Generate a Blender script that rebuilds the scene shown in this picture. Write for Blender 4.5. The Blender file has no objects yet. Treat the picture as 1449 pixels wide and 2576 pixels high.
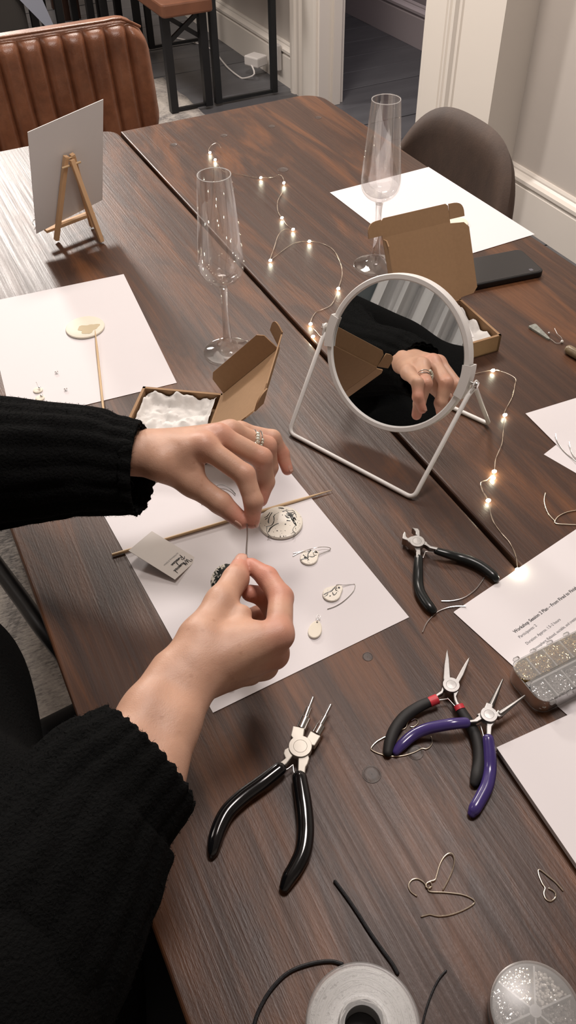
import bpy, bmesh, math, random
import numpy as np
from mathutils import Vector, Matrix, noise

# ---------------------------------------------------------------- camera, world, lights
SC = bpy.context.scene
COL = SC.collection
FPX = 2038.914          # focal length in pixels of the 1449 x 2576 frame
YAW, PITCH, ROLL = -0.4467549, 0.7682514, -0.0237171
cam_data = bpy.data.cameras.new('camera')
cam = bpy.data.objects.new('camera', cam_data)
COL.objects.link(cam)
cam_rot = Matrix.Rotation(YAW, 3, 'Z') @ Matrix.Rotation(PITCH, 3, 'X') @ Matrix.Rotation(ROLL, 3, 'Z')
cam.matrix_world = Matrix.Translation((0, 0, 1.3874)) @ cam_rot.to_4x4()
cam_data.sensor_fit = 'VERTICAL'
cam_data.sensor_height = 36.0
cam_data.lens = 36.0 * FPX / 2576.0
cam_data.clip_start = 0.02
SC.camera = cam

world = bpy.data.worlds.new('world')
SC.world = world
world.use_nodes = True
world.node_tree.nodes['Background'].inputs[0].default_value = (0.80, 0.82, 0.9, 1)
world.node_tree.nodes['Background'].inputs[1].default_value = 0.12

SC.view_settings.view_transform = 'Standard'
SC.view_settings.look = 'None'
SC.view_settings.gamma = 1.0
SC.view_settings.use_curve_mapping = False
SC.view_settings.exposure = 0.0
SC.cycles.use_denoising = True
SC.cycles.max_bounces = 12
SC.cycles.transparent_max_bounces = 24
SC.cycles.transmission_bounces = 12
SC.cycles.sample_clamp_indirect = 4.0

def area(name, loc, target, size, power, color, sizey=None):
    d = bpy.data.lights.new(name, 'AREA')
    d.energy = power; d.color = color; d.size = size
    if sizey:
        d.shape = 'RECTANGLE'; d.size_y = sizey
    o = bpy.data.objects.new(name, d)
    COL.objects.link(o)
    o.location = loc
    o.rotation_euler = (Vector(target) - Vector(loc)).to_track_quat('-Z', 'Y').to_euler()
    return o

WARM = (1.0, 0.90, 0.82)
area('overhead_lamp', (0.62, 0.66, 2.5), (0.35, 0.6, 0.75), 0.46, 19.0, (1.0, 0.91, 0.87))
area('far_room_lamp', (0.42, 3.9, 2.02), (0.3, 1.2, 0.75), 0.26, 40.0, (1.0, 0.93, 0.87))
area('ceiling_fill', (0.95, 2.35, 2.6), (0.95, 2.35, 0), 0.5, 42.0, WARM)  # added fill light for walls and table, not a known fitting
area('side_fill', (-0.9, 1.6, 2.3), (0.8, 1.2, 0.7), 0.5, 4.0, (1.0, 0.91, 0.85))  # added weak fill from the left, no real lamp there
area('back_room_fill', (0.4, 5.2, 2.5), (0.9, 4.9, 0), 0.9, 34.0, WARM)  # added to brighten the background floor, no known source
area('hall_lamp', (2.6, 2.6, 2.5), (2.5, 3.4, 0), 0.6, 16.0, (0.95, 0.88, 0.95))

# ---------------------------------------------------------------- helpers
CAMR = np.array([[cam_rot[i][j] for j in range(3)] for i in range(3)])
CAMC = np.array([0, 0, 1.3874])
TT = 0.75                                             # table top height

def ray(px, py):
    return CAMR @ np.array([(px - 724.5) / FPX, -(py - 1288) / FPX, -1.0])
def T(px, py, h=0.0):                                 # point of the horizontal plane h above the table top
    d = ray(px, py); return Vector(CAMC + d * ((TT + h) - CAMC[2]) / d[2])
def depth(p):
    return float(-(np.array(p) - CAMC) @ CAMR[:, 2])

def link(name, me, parent=None):
    o = bpy.data.objects.new(name, me)
    COL.objects.link(o)
    if parent is not None:
        o.parent = parent
    return o
def empty(name, loc=(0, 0, 0), rz=0.0):
    o = bpy.data.objects.new(name, None)
    COL.objects.link(o)
    o.empty_display_size = 0.05
    o.matrix_world = Matrix.Translation(loc) @ Matrix.Rotation(rz, 4, 'Z')
    return o
def tag(o, label=None, cat=None, group=None, kind=None):
    if label: o['label'] = label
    if cat: o['category'] = cat
    if group: o['group'] = group
    if kind: o['kind'] = kind
    return o
def wm(o):                                            # world matrix without waiting for a depsgraph update
    return (wm(o.parent) @ o.matrix_basis) if o.parent else o.matrix_basis.copy()

class MB:
    """collects world-space geometry, builds ONE mesh object (in the parent's space)"""
    def __init__(s): s.v = []; s.f = []; s.smooth = []
    def add(s, vs, fs, smooth=False):
        n = len(s.v); s.v += [tuple(v) for v in vs]
        s.f += [tuple(i + n for i in f) for f in fs]; s.smooth += [smooth] * len(fs)
    def box(s, c, size, m=None):
        c = Vector(c); x, y, z = [k / 2 for k in size]
        vs = [Vector((a * x, b * y, d * z)) for a in (-1, 1) for b in (-1, 1) for d in (-1, 1)]
        vs = [(m @ v if m else v) + c for v in vs]
        s.add(vs, [(0, 1, 3, 2), (4, 6, 7, 5), (0, 4, 5, 1), (2, 3, 7, 6), (0, 2, 6, 4), (1, 5, 7, 3)])
        return s
    def bar(s, a, b, w, h, up=(0, 0, 1)):             # rectangular bar between two points
        a = Vector(a); b = Vector(b); d = (b - a).normalized(); up = Vector(up)
        side = d.cross(up)
        if side.length < 1e-5: side = d.cross(Vector((1, 0, 0)))
        side.normalize(); u = side.cross(d).normalized()
        vs = []
        for p in (a, b):
            for i, j in ((-1, -1), (1, -1), (1, 1), (-1, 1)):
                vs.append(p + side * i * w / 2 + u * j * h / 2)
        s.add(vs, [(3, 2, 1, 0), (4, 5, 6, 7), (0, 1, 5, 4), (1, 2, 6, 5), (2, 3, 7, 6), (3, 0, 4, 7)])
        return s
    def tube(s, pts, r, n=10, sub=4, round_ends=True, flat=1.0, closed=False):
        pts = [Vector(p) for p in pts]
        rr = list(r) if hasattr(r, '__len__') else [r] * len(pts)
        P, Rr = smooth_path(pts, rr, sub, closed)
        if round_ends and not closed:
            r0, r1 = Rr[0], Rr[-1]
            d0 = (P[0] - P[1]).normalized(); d1 = (P[-1] - P[-2]).normalized()
            pre = []; post = []
            for k in (1.0, 0.8, 0.45):
                pre.append((P[0] + d0 * r0 * k, r0 * math.sqrt(max(0, 1 - k * k)) + r0 * 0.02))
                post.append((P[-1] + d1 * r1 * k, r1 * math.sqrt(max(0, 1 - k * k)) + r1 * 0.02))
            P = [a for a, _ in pre] + P + [a for a, _ in reversed(post)]
            Rr = [b for _, b in pre] + Rr + [b for _, b in reversed(post)]
        m = len(P); vs = []; nrm = None
        for i in range(m):
            if closed: t = P[(i + 1) % m] - P[i - 1]
            else: t = P[min(i + 1, m - 1)] - P[max(i - 1, 0)]
            t.normalize()
            if nrm is None:
                nrm = Vector((0, 0, 1)) if abs(t.z) < 0.9 else Vector((1, 0, 0))
            nrm = (nrm - t * nrm.dot(t)).normalized(); b = t.cross(nrm)
            for k in range(n):
                a = 2 * math.pi * k / n
                vs.append(P[i] + b * math.cos(a) * Rr[i] + nrm * math.sin(a) * Rr[i] * flat)
        fs = []
        for i in range(m if closed else m - 1):
            j = (i + 1) % m
            for k in range(n):
                fs.append((i * n + k, i * n + (k + 1) % n, j * n + (k + 1) % n, j * n + k))
        if not closed:
            fs.append(tuple(reversed(range(n)))); fs.append(tuple(range((m - 1) * n, m * n)))
        s.add(vs, fs, True)
        return s
    def lathe(s, prof, c, n=48, axis=None, ang=0.0, closed=False):
        c = Vector(c); q = Vector((0, 0, 1)).rotation_difference(Vector(axis)) if axis is not None else None
        vs = []; m = len(prof)
        for (r, z) in prof:
            for k in range(n):
                a = 2 * math.pi * k / n + ang
                v = Vector((r * math.cos(a), r * math.sin(a), z))
                vs.append((q @ v if q else v) + c)
        fs = []
        for i in range(m if closed else m - 1):
            j = (i + 1) % m
            for k in range(n):
                fs.append((i * n + k, i * n + (k + 1) % n, j * n + (k + 1) % n, j * n + k))
        s.add(vs, fs, True)
        return s
    def prism(s, top, thick, down=(0, 0, -1), smooth=False):     # polygon (world points) given thickness
        top = [Vector(p) for p in top]; d = Vector(down) * thick; n = len(top)
        nn = Vector((0, 0, 0))
        for i in range(n): nn += (top[i] - top[0]).cross(top[(i + 1) % n] - top[0])
        if nn.dot(Vector(down)) > 0: top.reverse()
        vs = top + [p + d for p in top]
        fs = [tuple(range(n)), tuple(reversed(range(n, 2 * n)))]
        fs += [(i, i + n, (i + 1) % n + n, (i + 1) % n) for i in range(n)]
        s.add(vs, fs, smooth)
        return s
    def build(s, name, mt, parent=None, bevel=0.0, seg=2, auto=False, weld=False):
        vs = s.v
        if parent is not None:
            inv = wm(parent).inverted()
            vs = [inv @ Vector(v) for v in vs]
            o = None
            org = Vector((0, 0, 0))
        else:
            arr = np.array([tuple(v) for v in vs])
            org = Vector(((arr[:, 0].min() + arr[:, 0].max()) / 2, (arr[:, 1].min() + arr[:, 1].max()) / 2, arr[:, 2].min()))
            vs = [Vector(v) - org for v in vs]
        me = bpy.data.meshes.new(name)
        me.from_pydata([tuple(v) for v in vs], [], s.f)
        me.polygons.foreach_set('use_smooth', s.smooth)
        me.update()
        if bevel > 0 or weld:
            bm = bmesh.new(); bm.from_mesh(me)
            if weld: bmesh.ops.remove_doubles(bm, verts=bm.verts, dist=1e-6)
            if bevel > 0:
                bmesh.ops.recalc_face_normals(bm, faces=bm.faces)
                es = [e for e in bm.edges if len(e.link_faces) == 2 and e.calc_face_angle(0) > 0.6]
                bmesh.ops.bevel(bm, geom=es, offset=bevel, segments=seg, profile=0.5, affect='EDGES', clamp_overlap=True)
            bm.to_mesh(me); bm.free()
        if any(s.smooth) and auto is not None:
            me.set_sharp_from_angle(angle=math.radians(38))
        o = link(name, me, parent)
        o.location = org
        if mt: me.materials.append(mt)
        return o

def smooth_path(pts, rr, sub, closed=False):
    n = len(pts)
    if sub <= 1 or n < 3: return list(pts), list(rr)
    P = []; R = []
    rng = range(n) if closed else range(n - 1)
    for i in rng:
        if closed: p0, p1, p2, p3 = pts[i - 1], pts[i], pts[(i + 1) % n], pts[(i + 2) % n]
        else: p0, p1, p2, p3 = pts[max(i - 1, 0)], pts[i], pts[i + 1], pts[min(i + 2, n - 1)]
        for k in range(sub):
            t = k / sub
            P.append(0.5 * ((2 * p1) + (-p0 + p2) * t + (2 * p0 - 5 * p1 + 4 * p2 - p3) * t * t + (-p0 + 3 * p1 - 3 * p2 + p3) * t ** 3))
            R.append(rr[i] * (1 - t) + rr[(i + 1) % n] * t)
    if not closed: P.append(pts[-1].copy()); R.append(rr[-1])
    return P, R

# ---------------------------------------------------------------- materials
def new_mat(name):
    m = bpy.data.materials.new(name); m.use_nodes = True
    return m, m.node_tree, m.node_tree.nodes['Principled BSDF']
def mat(name, col, rough=0.5, metal=0.0, spec=0.5, bump=None, coat=0.0, var=None, sheen=0.0, sss=0.0, trans=0.0, ior=1.45):
    m, nt, b = new_mat(name)
    b.inputs['Base Color'].default_value = (*col, 1); b.inputs['Roughness'].default_value = rough
    b.inputs['Metallic'].default_value = metal; b.inputs['Specular IOR Level'].default_value = spec
    b.inputs['Coat Weight'].default_value = coat; b.inputs['Coat Roughness'].default_value = 0.1
    b.inputs['Transmission Weight'].default_value = trans; b.inputs['IOR'].default_value = ior
    if sheen: b.inputs['Sheen Weight'].default_value = sheen
    if sss:
        b.inputs['Subsurface Weight'].default_value = sss; b.inputs['Subsurface Radius'].default_value = (0.01, 0.004, 0.002)
        b.inputs['Subsurface Scale'].default_value = 0.3
    co = nt.nodes.new('ShaderNodeTexCoord')
    if var:                                            # (scale, amount)
        nz = nt.nodes.new('ShaderNodeTexNoise'); nz.inputs['Scale'].default_value = var[0]; nz.inputs['Detail'].default_value = 4
        mx = nt.nodes.new('ShaderNodeMix'); mx.data_type = 'RGBA'
        k = var[1]
        mx.inputs[6].default_value = (*[c * (1 - k) for c in col], 1); mx.inputs[7].default_value = (*[min(1, c * (1 + k)) for c in col], 1)
        nt.links.new(co.outputs['Object'], nz.inputs['Vector']); nt.links.new(nz.outputs['Fac'], mx.inputs[0])
        nt.links.new(mx.outputs[2], b.inputs['Base Color'])
    if bump:                                           # (scale, strength, distance)
        nz = nt.nodes.new('ShaderNodeTexNoise'); nz.inputs['Scale'].default_value = bump[0]; nz.inputs['Detail'].default_value = 3
        bp = nt.nodes.new('ShaderNodeBump'); bp.inputs['Strength'].default_value = bump[1]; bp.inputs['Distance'].default_value = bump[2]
        nt.links.new(co.outputs['Object'], nz.inputs['Vector']); nt.links.new(nz.outputs['Fac'], bp.inputs['Height'])
        nt.links.new(bp.outputs[0], b.inputs['Normal'])
    return m

class NT:
    def __init__(s, name):
        s.m, s.nt, s.b = new_mat(name); s.co = s.nt.nodes.new('ShaderNodeTexCoord')
    def n(s, t, **kw):
        x = s.nt.nodes.new(t)
        for k, v in kw.items():
            if k in x.inputs: x.inputs[k].default_value = v
            else: setattr(x, k, v)
        return x
    def l(s, a, b): s.nt.links.new(a, b)
    def mapping(s, scale, rot=(0, 0, 0), loc=(0, 0, 0), src=None):
        x = s.nt.nodes.new('ShaderNodeMapping'); x.inputs['Scale'].default_value = scale
        x.inputs['Rotation'].default_value = rot; x.inputs['Location'].default_value = loc
        s.l(src or s.co.outputs['Object'], x.inputs['Vector']); return x.outputs[0]
    def noise(s, vec, scale, detail=4, rough=0.5, dist=0.0):
        x = s.n('ShaderNodeTexNoise'); x.inputs['Scale'].default_value = scale; x.inputs['Detail'].default_value = detail
        x.inputs['Roughness'].default_value = rough; x.inputs['Distortion'].default_value = dist
        s.l(vec, x.inputs['Vector']); return x.outputs['Fac']
    def ramp(s, fac, stops):
        x = s.n('ShaderNodeValToRGB'); e = x.color_ramp.elements
        while len(e) < len(stops): e.new(0.5)
        for i, (p, c) in enumerate(stops):
            e[i].position = p; e[i].color = (*c, 1) if hasattr(c, '__len__') else (c, c, c, 1)
        s.l(fac, x.inputs[0]); return x.outputs[0]
    def mix(s, fac, a, b, mode='MIX'):
        x = s.n('ShaderNodeMix'); x.data_type = 'RGBA'; x.blend_type = mode
        for i, v in ((0, fac), (6, a), (7, b)):
            if hasattr(v, 'links') or hasattr(v, 'is_linked'): s.l(v, x.inputs[i])
            else: x.inputs[i].default_value = (*v, 1) if hasattr(v, '__len__') else v
        return x.outputs[2]
    def math(s, op, a, b=0.0):
        x = s.n('ShaderNodeMath'); x.operation = op
        for i, v in ((0, a), (1, b)):
            if hasattr(v, 'is_linked'): s.l(v, x.inputs[i])
            else: x.inputs[i].default_value = v
        return x.outputs[0]
    def bump(s, h, strength, dist):
        x = s.n('ShaderNodeBump'); x.inputs['Strength'].default_value = strength; x.inputs['Distance'].default_value = dist
        s.l(h, x.inputs['Height']); s.l(x.outputs[0], s.b.inputs['Normal'])

def wood_table():
    w = NT('stained_wood')
    fine = w.noise(w.mapping((1, 0.012, 1)), 330, 4, 0.65)
    mid = w.noise(w.mapping((1, 0.030, 1)), 60, 5, 0.62, 0.8)
    big = w.noise(w.mapping((1, 0.16, 1)), 13, 6, 0.62, 1.5)
    grainy = w.noise(w.mapping((1, 0.35, 1)), 520, 3, 0.6)
    c1 = w.ramp(mid, [(0.25, (0.036, 0.017, 0.011)), (0.55, (0.060, 0.028, 0.017)), (0.82, (0.100, 0.046, 0.024))])
    org = w.ramp(big, [(0.48, 0.0), (0.66, 1.0)])
    c2 = w.mix(w.math('MULTIPLY', org, 0.55), c1, (0.21, 0.080, 0.028))
    g = w.ramp(fine, [(0.35, 0.80), (0.62, 1.08)])
    c3 = w.mix(1.0, c2, g, 'MULTIPLY')
    w.l(c3, w.b.inputs['Base Color'])
    r = w.ramp(fine, [(0.3, 0.48), (0.7, 0.34)])
    w.l(r, w.b.inputs['Roughness'])
    w.b.inputs['Specular IOR Level'].default_value = 0.36
    h = w.math('ADD', w.math('MULTIPLY', fine, 1.0), w.math('MULTIPLY', grainy, 0.5))
    w.bump(h, 0.50, 0.0006)
    return w.m
def knot_wood():
    w = NT('knot_wood')
    n_ = w.noise(w.mapping((1, 0.3, 1)), 260, 4, 0.6)
    w.l(w.ramp(n_, [(0.3, (0.030, 0.018, 0.013)), (0.7, (0.070, 0.040, 0.028))]), w.b.inputs['Base Color'])
    w.b.inputs['Roughness'].default_value = 0.45
    w.bump(n_, 0.5, 0.0005)
    return w.m
def leather():
    w = NT('tan_leather')
    a = w.noise(w.co.outputs['Object'], 9, 5, 0.6); b_ = w.noise(w.co.outputs['Object'], 55, 4, 0.6)
    c = w.ramp(a, [(0.3, (0.16, 0.060, 0.030)), (0.55, (0.25, 0.100, 0.050)), (0.75, (0.31, 0.135, 0.070))])
    w.l(w.mix(1.0, c, w.ramp(b_, [(0.3, 0.8), (0.7, 1.1)]), 'MULTIPLY'), w.b.inputs['Base Color'])
    w.b.inputs['Roughness'].default_value = 0.33
    w.bump(w.math('ADD', b_, w.noise(w.co.outputs['Object'], 420, 2)), 0.25, 0.0012)
    return w.m
def suede():
    w = NT('brown_faux_leather')
    a = w.noise(w.mapping((1, 1, 0.5)), 12, 5, 0.65)
    w.l(w.ramp(a, [(0.3, (0.050, 0.031, 0.023)), (0.6, (0.082, 0.050, 0.035)), (0.8, (0.125, 0.076, 0.050))]), w.b.inputs['Base Color'])
    w.b.inputs['Roughness'].default_value = 0.62
    w.bump(w.noise(w.co.outputs['Object'], 300, 2), 0.2, 0.0008)
    return w.m
def splatter(name, seed, blobs, streaks, k=1.0):
    """ink splashes on cream glaze: dense clusters at blobs, thin streaks round streaks, scattered dots (metres)"""
    w = NT(name)
    v = w.mapping((1, 1, 1), loc=(seed, seed * 0.7, 0)); vv = w.mapping((1, 1, 0))
    def near(pts):
        out = None
        for (x, y, r) in pts:
            d = w.n('ShaderNodeVectorMath'); d.operation = 'DISTANCE'; w.l(vv, d.inputs[0]); d.inputs[1].default_value = (x, y, 0)
            q = w.math('SUBTRACT', 1.0, w.math('DIVIDE', d.outputs['Value'], r)); q = w.math('MAXIMUM', q, 0.0)
            out = q if out is None else w.math('MAXIMUM', out, q)
        return out
    n1 = w.noise(v, 330 * k, 5, 0.68, 0.8)
    blob = w.ramp(w.math('ADD', n1, w.math('MULTIPLY', near(blobs), 0.36)), [(0.655, 0.0), (0.675, 1.0)])
    st = w.noise(v, 95 * k, 2, 0.5, 2.6)
    line = w.ramp(w.math('ABSOLUTE', w.math('SUBTRACT', st, 0.5)), [(0.0, 1.0), (0.007, 1.0), (0.012, 0.0)])
    line = w.math('MULTIPLY', line, w.ramp(near(streaks), [(0.25, 0.0), (0.40, 1.0)]))
    vo = w.n('ShaderNodeTexVoronoi'); vo.inputs['Scale'].default_value = 330 * k; w.l(v, vo.inputs['Vector'])
    sp_ = w.n('ShaderNodeSeparateColor'); w.l(vo.outputs['Color'], sp_.inputs[0])
    dots = w.math('MULTIPLY', w.math('LESS_THAN', vo.outputs['Distance'], w.math('MULTIPLY', sp_.outputs[1], 0.24)), w.math('GREATER_THAN', sp_.outputs[0], 0.82))
    ink = w.math('MAXIMUM', w.math('MAXIMUM', blob, line), dots)
    w.l(w.mix(ink, (0.80, 0.75, 0.65), (0.010, 0.014, 0.012)), w.b.inputs['Base Color'])
    w.b.inputs['Roughness'].default_value = 0.42; w.b.inputs['Coat Weight'].default_value = 0.08
    return w.m
def clear_plastic(name, tint=(0.9, 0.9, 0.9), haze=0.22, rough=0.15):
    m = bpy.data.materials.new(name); m.use_nodes = True; nt = m.node_tree
    for n in list(nt.nodes):
        if n.type != 'OUTPUT_MATERIAL': nt.nodes.remove(n)
    out = [n for n in nt.nodes if n.type == 'OUTPUT_MATERIAL'][0]
    tr = nt.nodes.new('ShaderNodeBsdfTransparent'); tr.inputs[0].default_value = (*tint, 1)
    df = nt.nodes.new('ShaderNodeBsdfPrincipled'); df.inputs['Base Color'].default_value = (0.75, 0.74, 0.72, 1); df.inputs['Roughness'].default_value = rough
    gl = nt.nodes.new('ShaderNodeBsdfGlossy'); gl.inputs['Roughness'].default_value = rough
    fr = nt.nodes.new('ShaderNodeFresnel'); fr.inputs[0].default_value = 1.45
    m1 = nt.nodes.new('ShaderNodeMixShader'); m1.inputs[0].default_value = haze
    m2 = nt.nodes.new('ShaderNodeMixShader')
    nt.links.new(tr.outputs[0], m1.inputs[1]); nt.links.new(df.outputs[0], m1.inputs[2])
    nt.links.new(fr.outputs[0], m2.inputs[0]); nt.links.new(m1.outputs[0], m2.inputs[1]); nt.links.new(gl.outputs[0], m2.inputs[2])
    nt.links.new(m2.outputs[0], out.inputs[0])
    return m
def emit(name, col, st):
    m, nt, b = new_mat(name)
    b.inputs['Base Color'].default_value = (*col, 1); b.inputs['Emission Color'].default_value = (*col, 1)
    b.inputs['Emission Strength'].default_value = st
    return m
def skin_mat():
    w = NT('skin')
    at = w.n('ShaderNodeAttribute'); at.attribute_name = 'flush'
    base = w.mix(at.outputs['Fac'], (0.56, 0.335, 0.235), (0.60, 0.225, 0.165))
    mott = w.noise(w.co.outputs['Object'], 45, 3)
    c = w.mix(1.0, base, w.ramp(mott, [(0.3, (0.90, 0.86, 0.84)), (0.7, (1.06, 1.04, 1.02))]), 'MULTIPLY')
    vo = w.n('ShaderNodeTexVoronoi'); vo.inputs['Scale'].default_value = 120; w.l(w.co.outputs['Object'], vo.inputs['Vector'])
    fm = w.ramp(w.noise(w.co.outputs['Object'], 60, 1), [(0.52, 0.0), (0.58, 1.0)])
    fk = w.math('MULTIPLY', w.math('MULTIPLY', w.ramp(vo.outputs['Distance'], [(0.10, 1.0), (0.26, 0.0)]), fm), 0.30)
    w.l(w.mix(fk, c, (0.34, 0.16, 0.09)), w.b.inputs['Base Color'])
    w.b.inputs['Roughness'].default_value = 0.48
    w.b.inputs['Subsurface Weight'].default_value = 0.12
    w.b.inputs['Subsurface Radius'].default_value = (0.010, 0.004, 0.002); w.b.inputs['Subsurface Scale'].default_value = 0.4
    w.bump(w.math('ADD', w.noise(w.co.outputs['Object'], 900, 2), w.math('MULTIPLY', w.noise(w.co.outputs['Object'], 220, 3), 1.2)), 0.22, 0.0006)
    return w.m
def curtain_floor_paint():
    w = NT('grey_floor_paint')
    a = w.noise(w.mapping((0.25, 1, 1)), 14, 4)
    w.l(w.ramp(a, [(0.3, (0.075, 0.075, 0.082)), (0.7, (0.105, 0.106, 0.113))]), w.b.inputs['Base Color'])
    w.b.inputs['Roughness'].default_value = 0.42
    return w.m
def rug_mat():
    w = NT('worn_rug')
    a = w.noise(w.mapping((1, 0.6, 1)), 7, 6, 0.7, 0.8)
    b_ = w.noise(w.mapping((1, 3, 1)), 60, 4, 0.7)
    c = w.ramp(w.math('ADD', w.math('MULTIPLY', a, 0.6), w.math('MULTIPLY', b_, 0.4)),
               [(0.40, (0.13, 0.12, 0.115)), (0.50, (0.36, 0.33, 0.30)), (0.62, (0.52, 0.47, 0.42))])
    w.l(c, w.b.inputs['Base Color']); w.b.inputs['Roughness'].default_value = 0.95
    w.bump(b_, 0.6, 0.004)
    return w.m

M = dict(
    wood=wood_table(), knot=knot_wood(), leather=leather(), suede=suede(), skin=skin_mat(), floor=curtain_floor_paint(), rug=rug_mat(),
    paper=mat('white_paper', (0.74, 0.705, 0.715), 0.75, bump=(300, 0.03, 0.0003)),
    card=mat('white_card', (0.72, 0.70, 0.69), 0.6),
    tagcard=mat('tag_card', (0.70, 0.66, 0.62), 0.7),
    inkgloss=mat('black_glaze', (0.008, 0.011, 0.010), 0.2, coat=0.4),
    ink=mat('black_ink', (0.02, 0.02, 0.022), 0.6),
    greyink=mat('grey_ink', (0.12, 0.12, 0.13), 0.6),
    kraft=mat('kraft_cardboard', (0.33, 0.20, 0.105), 0.8, var=(220, 0.10), bump=(120, 0.05, 0.0006)),
    tissue=mat('white_tissue', (0.70, 0.68, 0.65), 0.7, bump=(70, 0.35, 0.003)),
    white_metal=mat('white_powder_coat', (0.74, 0.72, 0.69), 0.38),
    mirror=mat('mirror_glass', (0.86, 0.88, 0.88), 0.0, metal=1.0),
    chrome=mat('polished_metal', (0.75, 0.74, 0.72), 0.2, metal=1.0),
    steel=mat('satin_steel', (0.34, 0.33, 0.32), 0.36, metal=1.0, bump=(400, 0.1, 0.0003)),
    plate=mat('nickel_plate', (0.48, 0.45, 0.40), 0.5, metal=0.7, bump=(300, 0.1, 0.0002)),
    darksteel=mat('dark_steel', (0.22, 0.21, 0.20), 0.38, metal=1.0),
    silver=mat('silver_wire', (0.86, 0.85, 0.84), 0.22, metal=1.0),
    gold=mat('gold_wire', (0.92, 0.72, 0.36), 0.2, metal=1.0),
    palegold=mat('pale_gold_wire', (0.88, 0.80, 0.66), 0.24, metal=1.0),
    copper=mat('fine_copper_wire', (0.80, 0.70, 0.58), 0.3, metal=0.9),
    glossblack=mat('glossy_black_grip', (0.006, 0.006, 0.007), 0.12, coat=0.5),
    blackgrip=mat('black_vinyl_grip', (0.010, 0.012, 0.012), 0.24),
    mattblack=mat('matt_black_foam', (0.014, 0.013, 0.013), 0.62, bump=(500, 0.2, 0.0003)),
    purple=mat('purple_vinyl_grip', (0.052, 0.034, 0.16), 0.2, coat=0.3),
    red=mat('red_band', (0.55, 0.035, 0.05), 0.45),
    phone=mat('phone_screen', (0.012, 0.012, 0.014), 0.28, spec=0.5),
    phonecase=mat('phone_case', (0.006, 0.006, 0.007), 0.4),
    lens=mat('camera_lens', (0.10, 0.10, 0.12), 0.1),
    bamboo=mat('bamboo', (0.62, 0.44, 0.25), 0.5, var=(40, 0.15)),
    palewood=mat('beech_wood', (0.66, 0.42, 0.23), 0.5, var=(30, 0.12)),
    porcelain=mat('bare_porcelain', (0.78, 0.72, 0.60), 0.55, var=(90, 0.04)),
    glue=mat('clear_glue', (0.66, 0.56, 0.38), 0.06, coat=1.0),
    cord=mat('black_waxed_cord', (0.010, 0.010, 0.012), 0.5, bump=(900, 0.6, 0.0004)),
    wool=mat('black_knit', (0.0038, 0.0040, 0.0040), 0.95, bump=(420, 0.9, 0.002), spec=0.1),
    fuzz=mat('black_wool_fibre', (0.006, 0.0065, 0.0065), 0.95, spec=0.1),
    nail=mat('finger_nail', (0.60, 0.34, 0.26), 0.25),
    paint=mat('cream_wall_paint', (0.56, 0.515, 0.475), 0.7, var=(3, 0.04)),
    gloss_paint=mat('white_gloss_paint', (0.76, 0.71, 0.65), 0.34),
    hall_paint=mat('hall_wall_paint', (0.36, 0.32, 0.34), 0.6),
    hall_skirt=mat('hall_skirting_paint', (0.52, 0.46, 0.48), 0.4),
    plaster=mat('ceiling_plaster', (0.6, 0.56, 0.52), 0.9),
    blackmetal=mat('black_metal', (0.010, 0.010, 0.011), 0.42),
    greytable=mat('black_frame_paint', (0.012, 0.013, 0.014), 0.5),
    darkwood=mat('dark_brown_wood', (0.05, 0.022, 0.014), 0.45, var=(30, 0.3)),
    benchleather=mat('brown_bench_wood', (0.17, 0.070, 0.038), 0.42, var=(14, 0.35)),
    plastic=mat('white_plastic', (0.62, 0.59, 0.57), 0.35),
    curtain=mat('white_curtain', (0.66, 0.66, 0.66), 0.9),
    nightglass=mat('night_window_glass', (0.10, 0.12, 0.13), 0.1),
    blue=mat('pale_blue_sheet', (0.34, 0.37, 0.45), 0.6),
    clear=clear_plastic('clear_plastic', (0.99, 0.99, 0.99), 0.15, 0.26),
    cloudy=clear_plastic('cloudy_plastic', (0.97, 0.97, 0.97), 0.45, 0.3),
    thread=mat('clear_stretch_thread', (0.88, 0.87, 0.84), 0.16, bump=(210, 1.0, 0.006)),
    loop=mat('glossy_clear_thread', (0.92, 0.91, 0.88), 0.08, coat=1.0),
    milky=clear_plastic('milky_plastic', (0.98, 0.98, 0.98), 0.20, 0.2),
    darkhole=mat('dark_gap_fill', (0.045, 0.045, 0.048), 0.6),
    rimglint=mat('pale_rim_glint', (0.80, 0.79, 0.77), 0.08, coat=1.0),
    bead=mat('glass_bead', (0.72, 0.68, 0.62), 0.08, coat=1.0),
    led=emit('led_glow', (1.0, 0.98, 0.74), 60.0),
    stone=mat('mottled_stone', (0.24, 0.25, 0.22), 0.4, var=(240, 0.75)),
    stonebrown=mat('bronze_stone', (0.20, 0.15, 0.09), 0.3, var=(120, 0.4)),
    spl1=splatter('splattered_glaze', 3.1, [(0.013, 0.004, 0.006)], [(-5, 5, 0.001)]), spl2=splatter('splattered_glaze_small', 7.7, [(5, 5, 0.001)], [(5, 5, 0.001)], 1.6),
    spl3=splatter('splattered_glaze_dense', 1.3, [(0.0, 0.0, 0.022), (0.005, 0.0, 0.02)], [(0, 0, 0.03)]),
)
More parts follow.
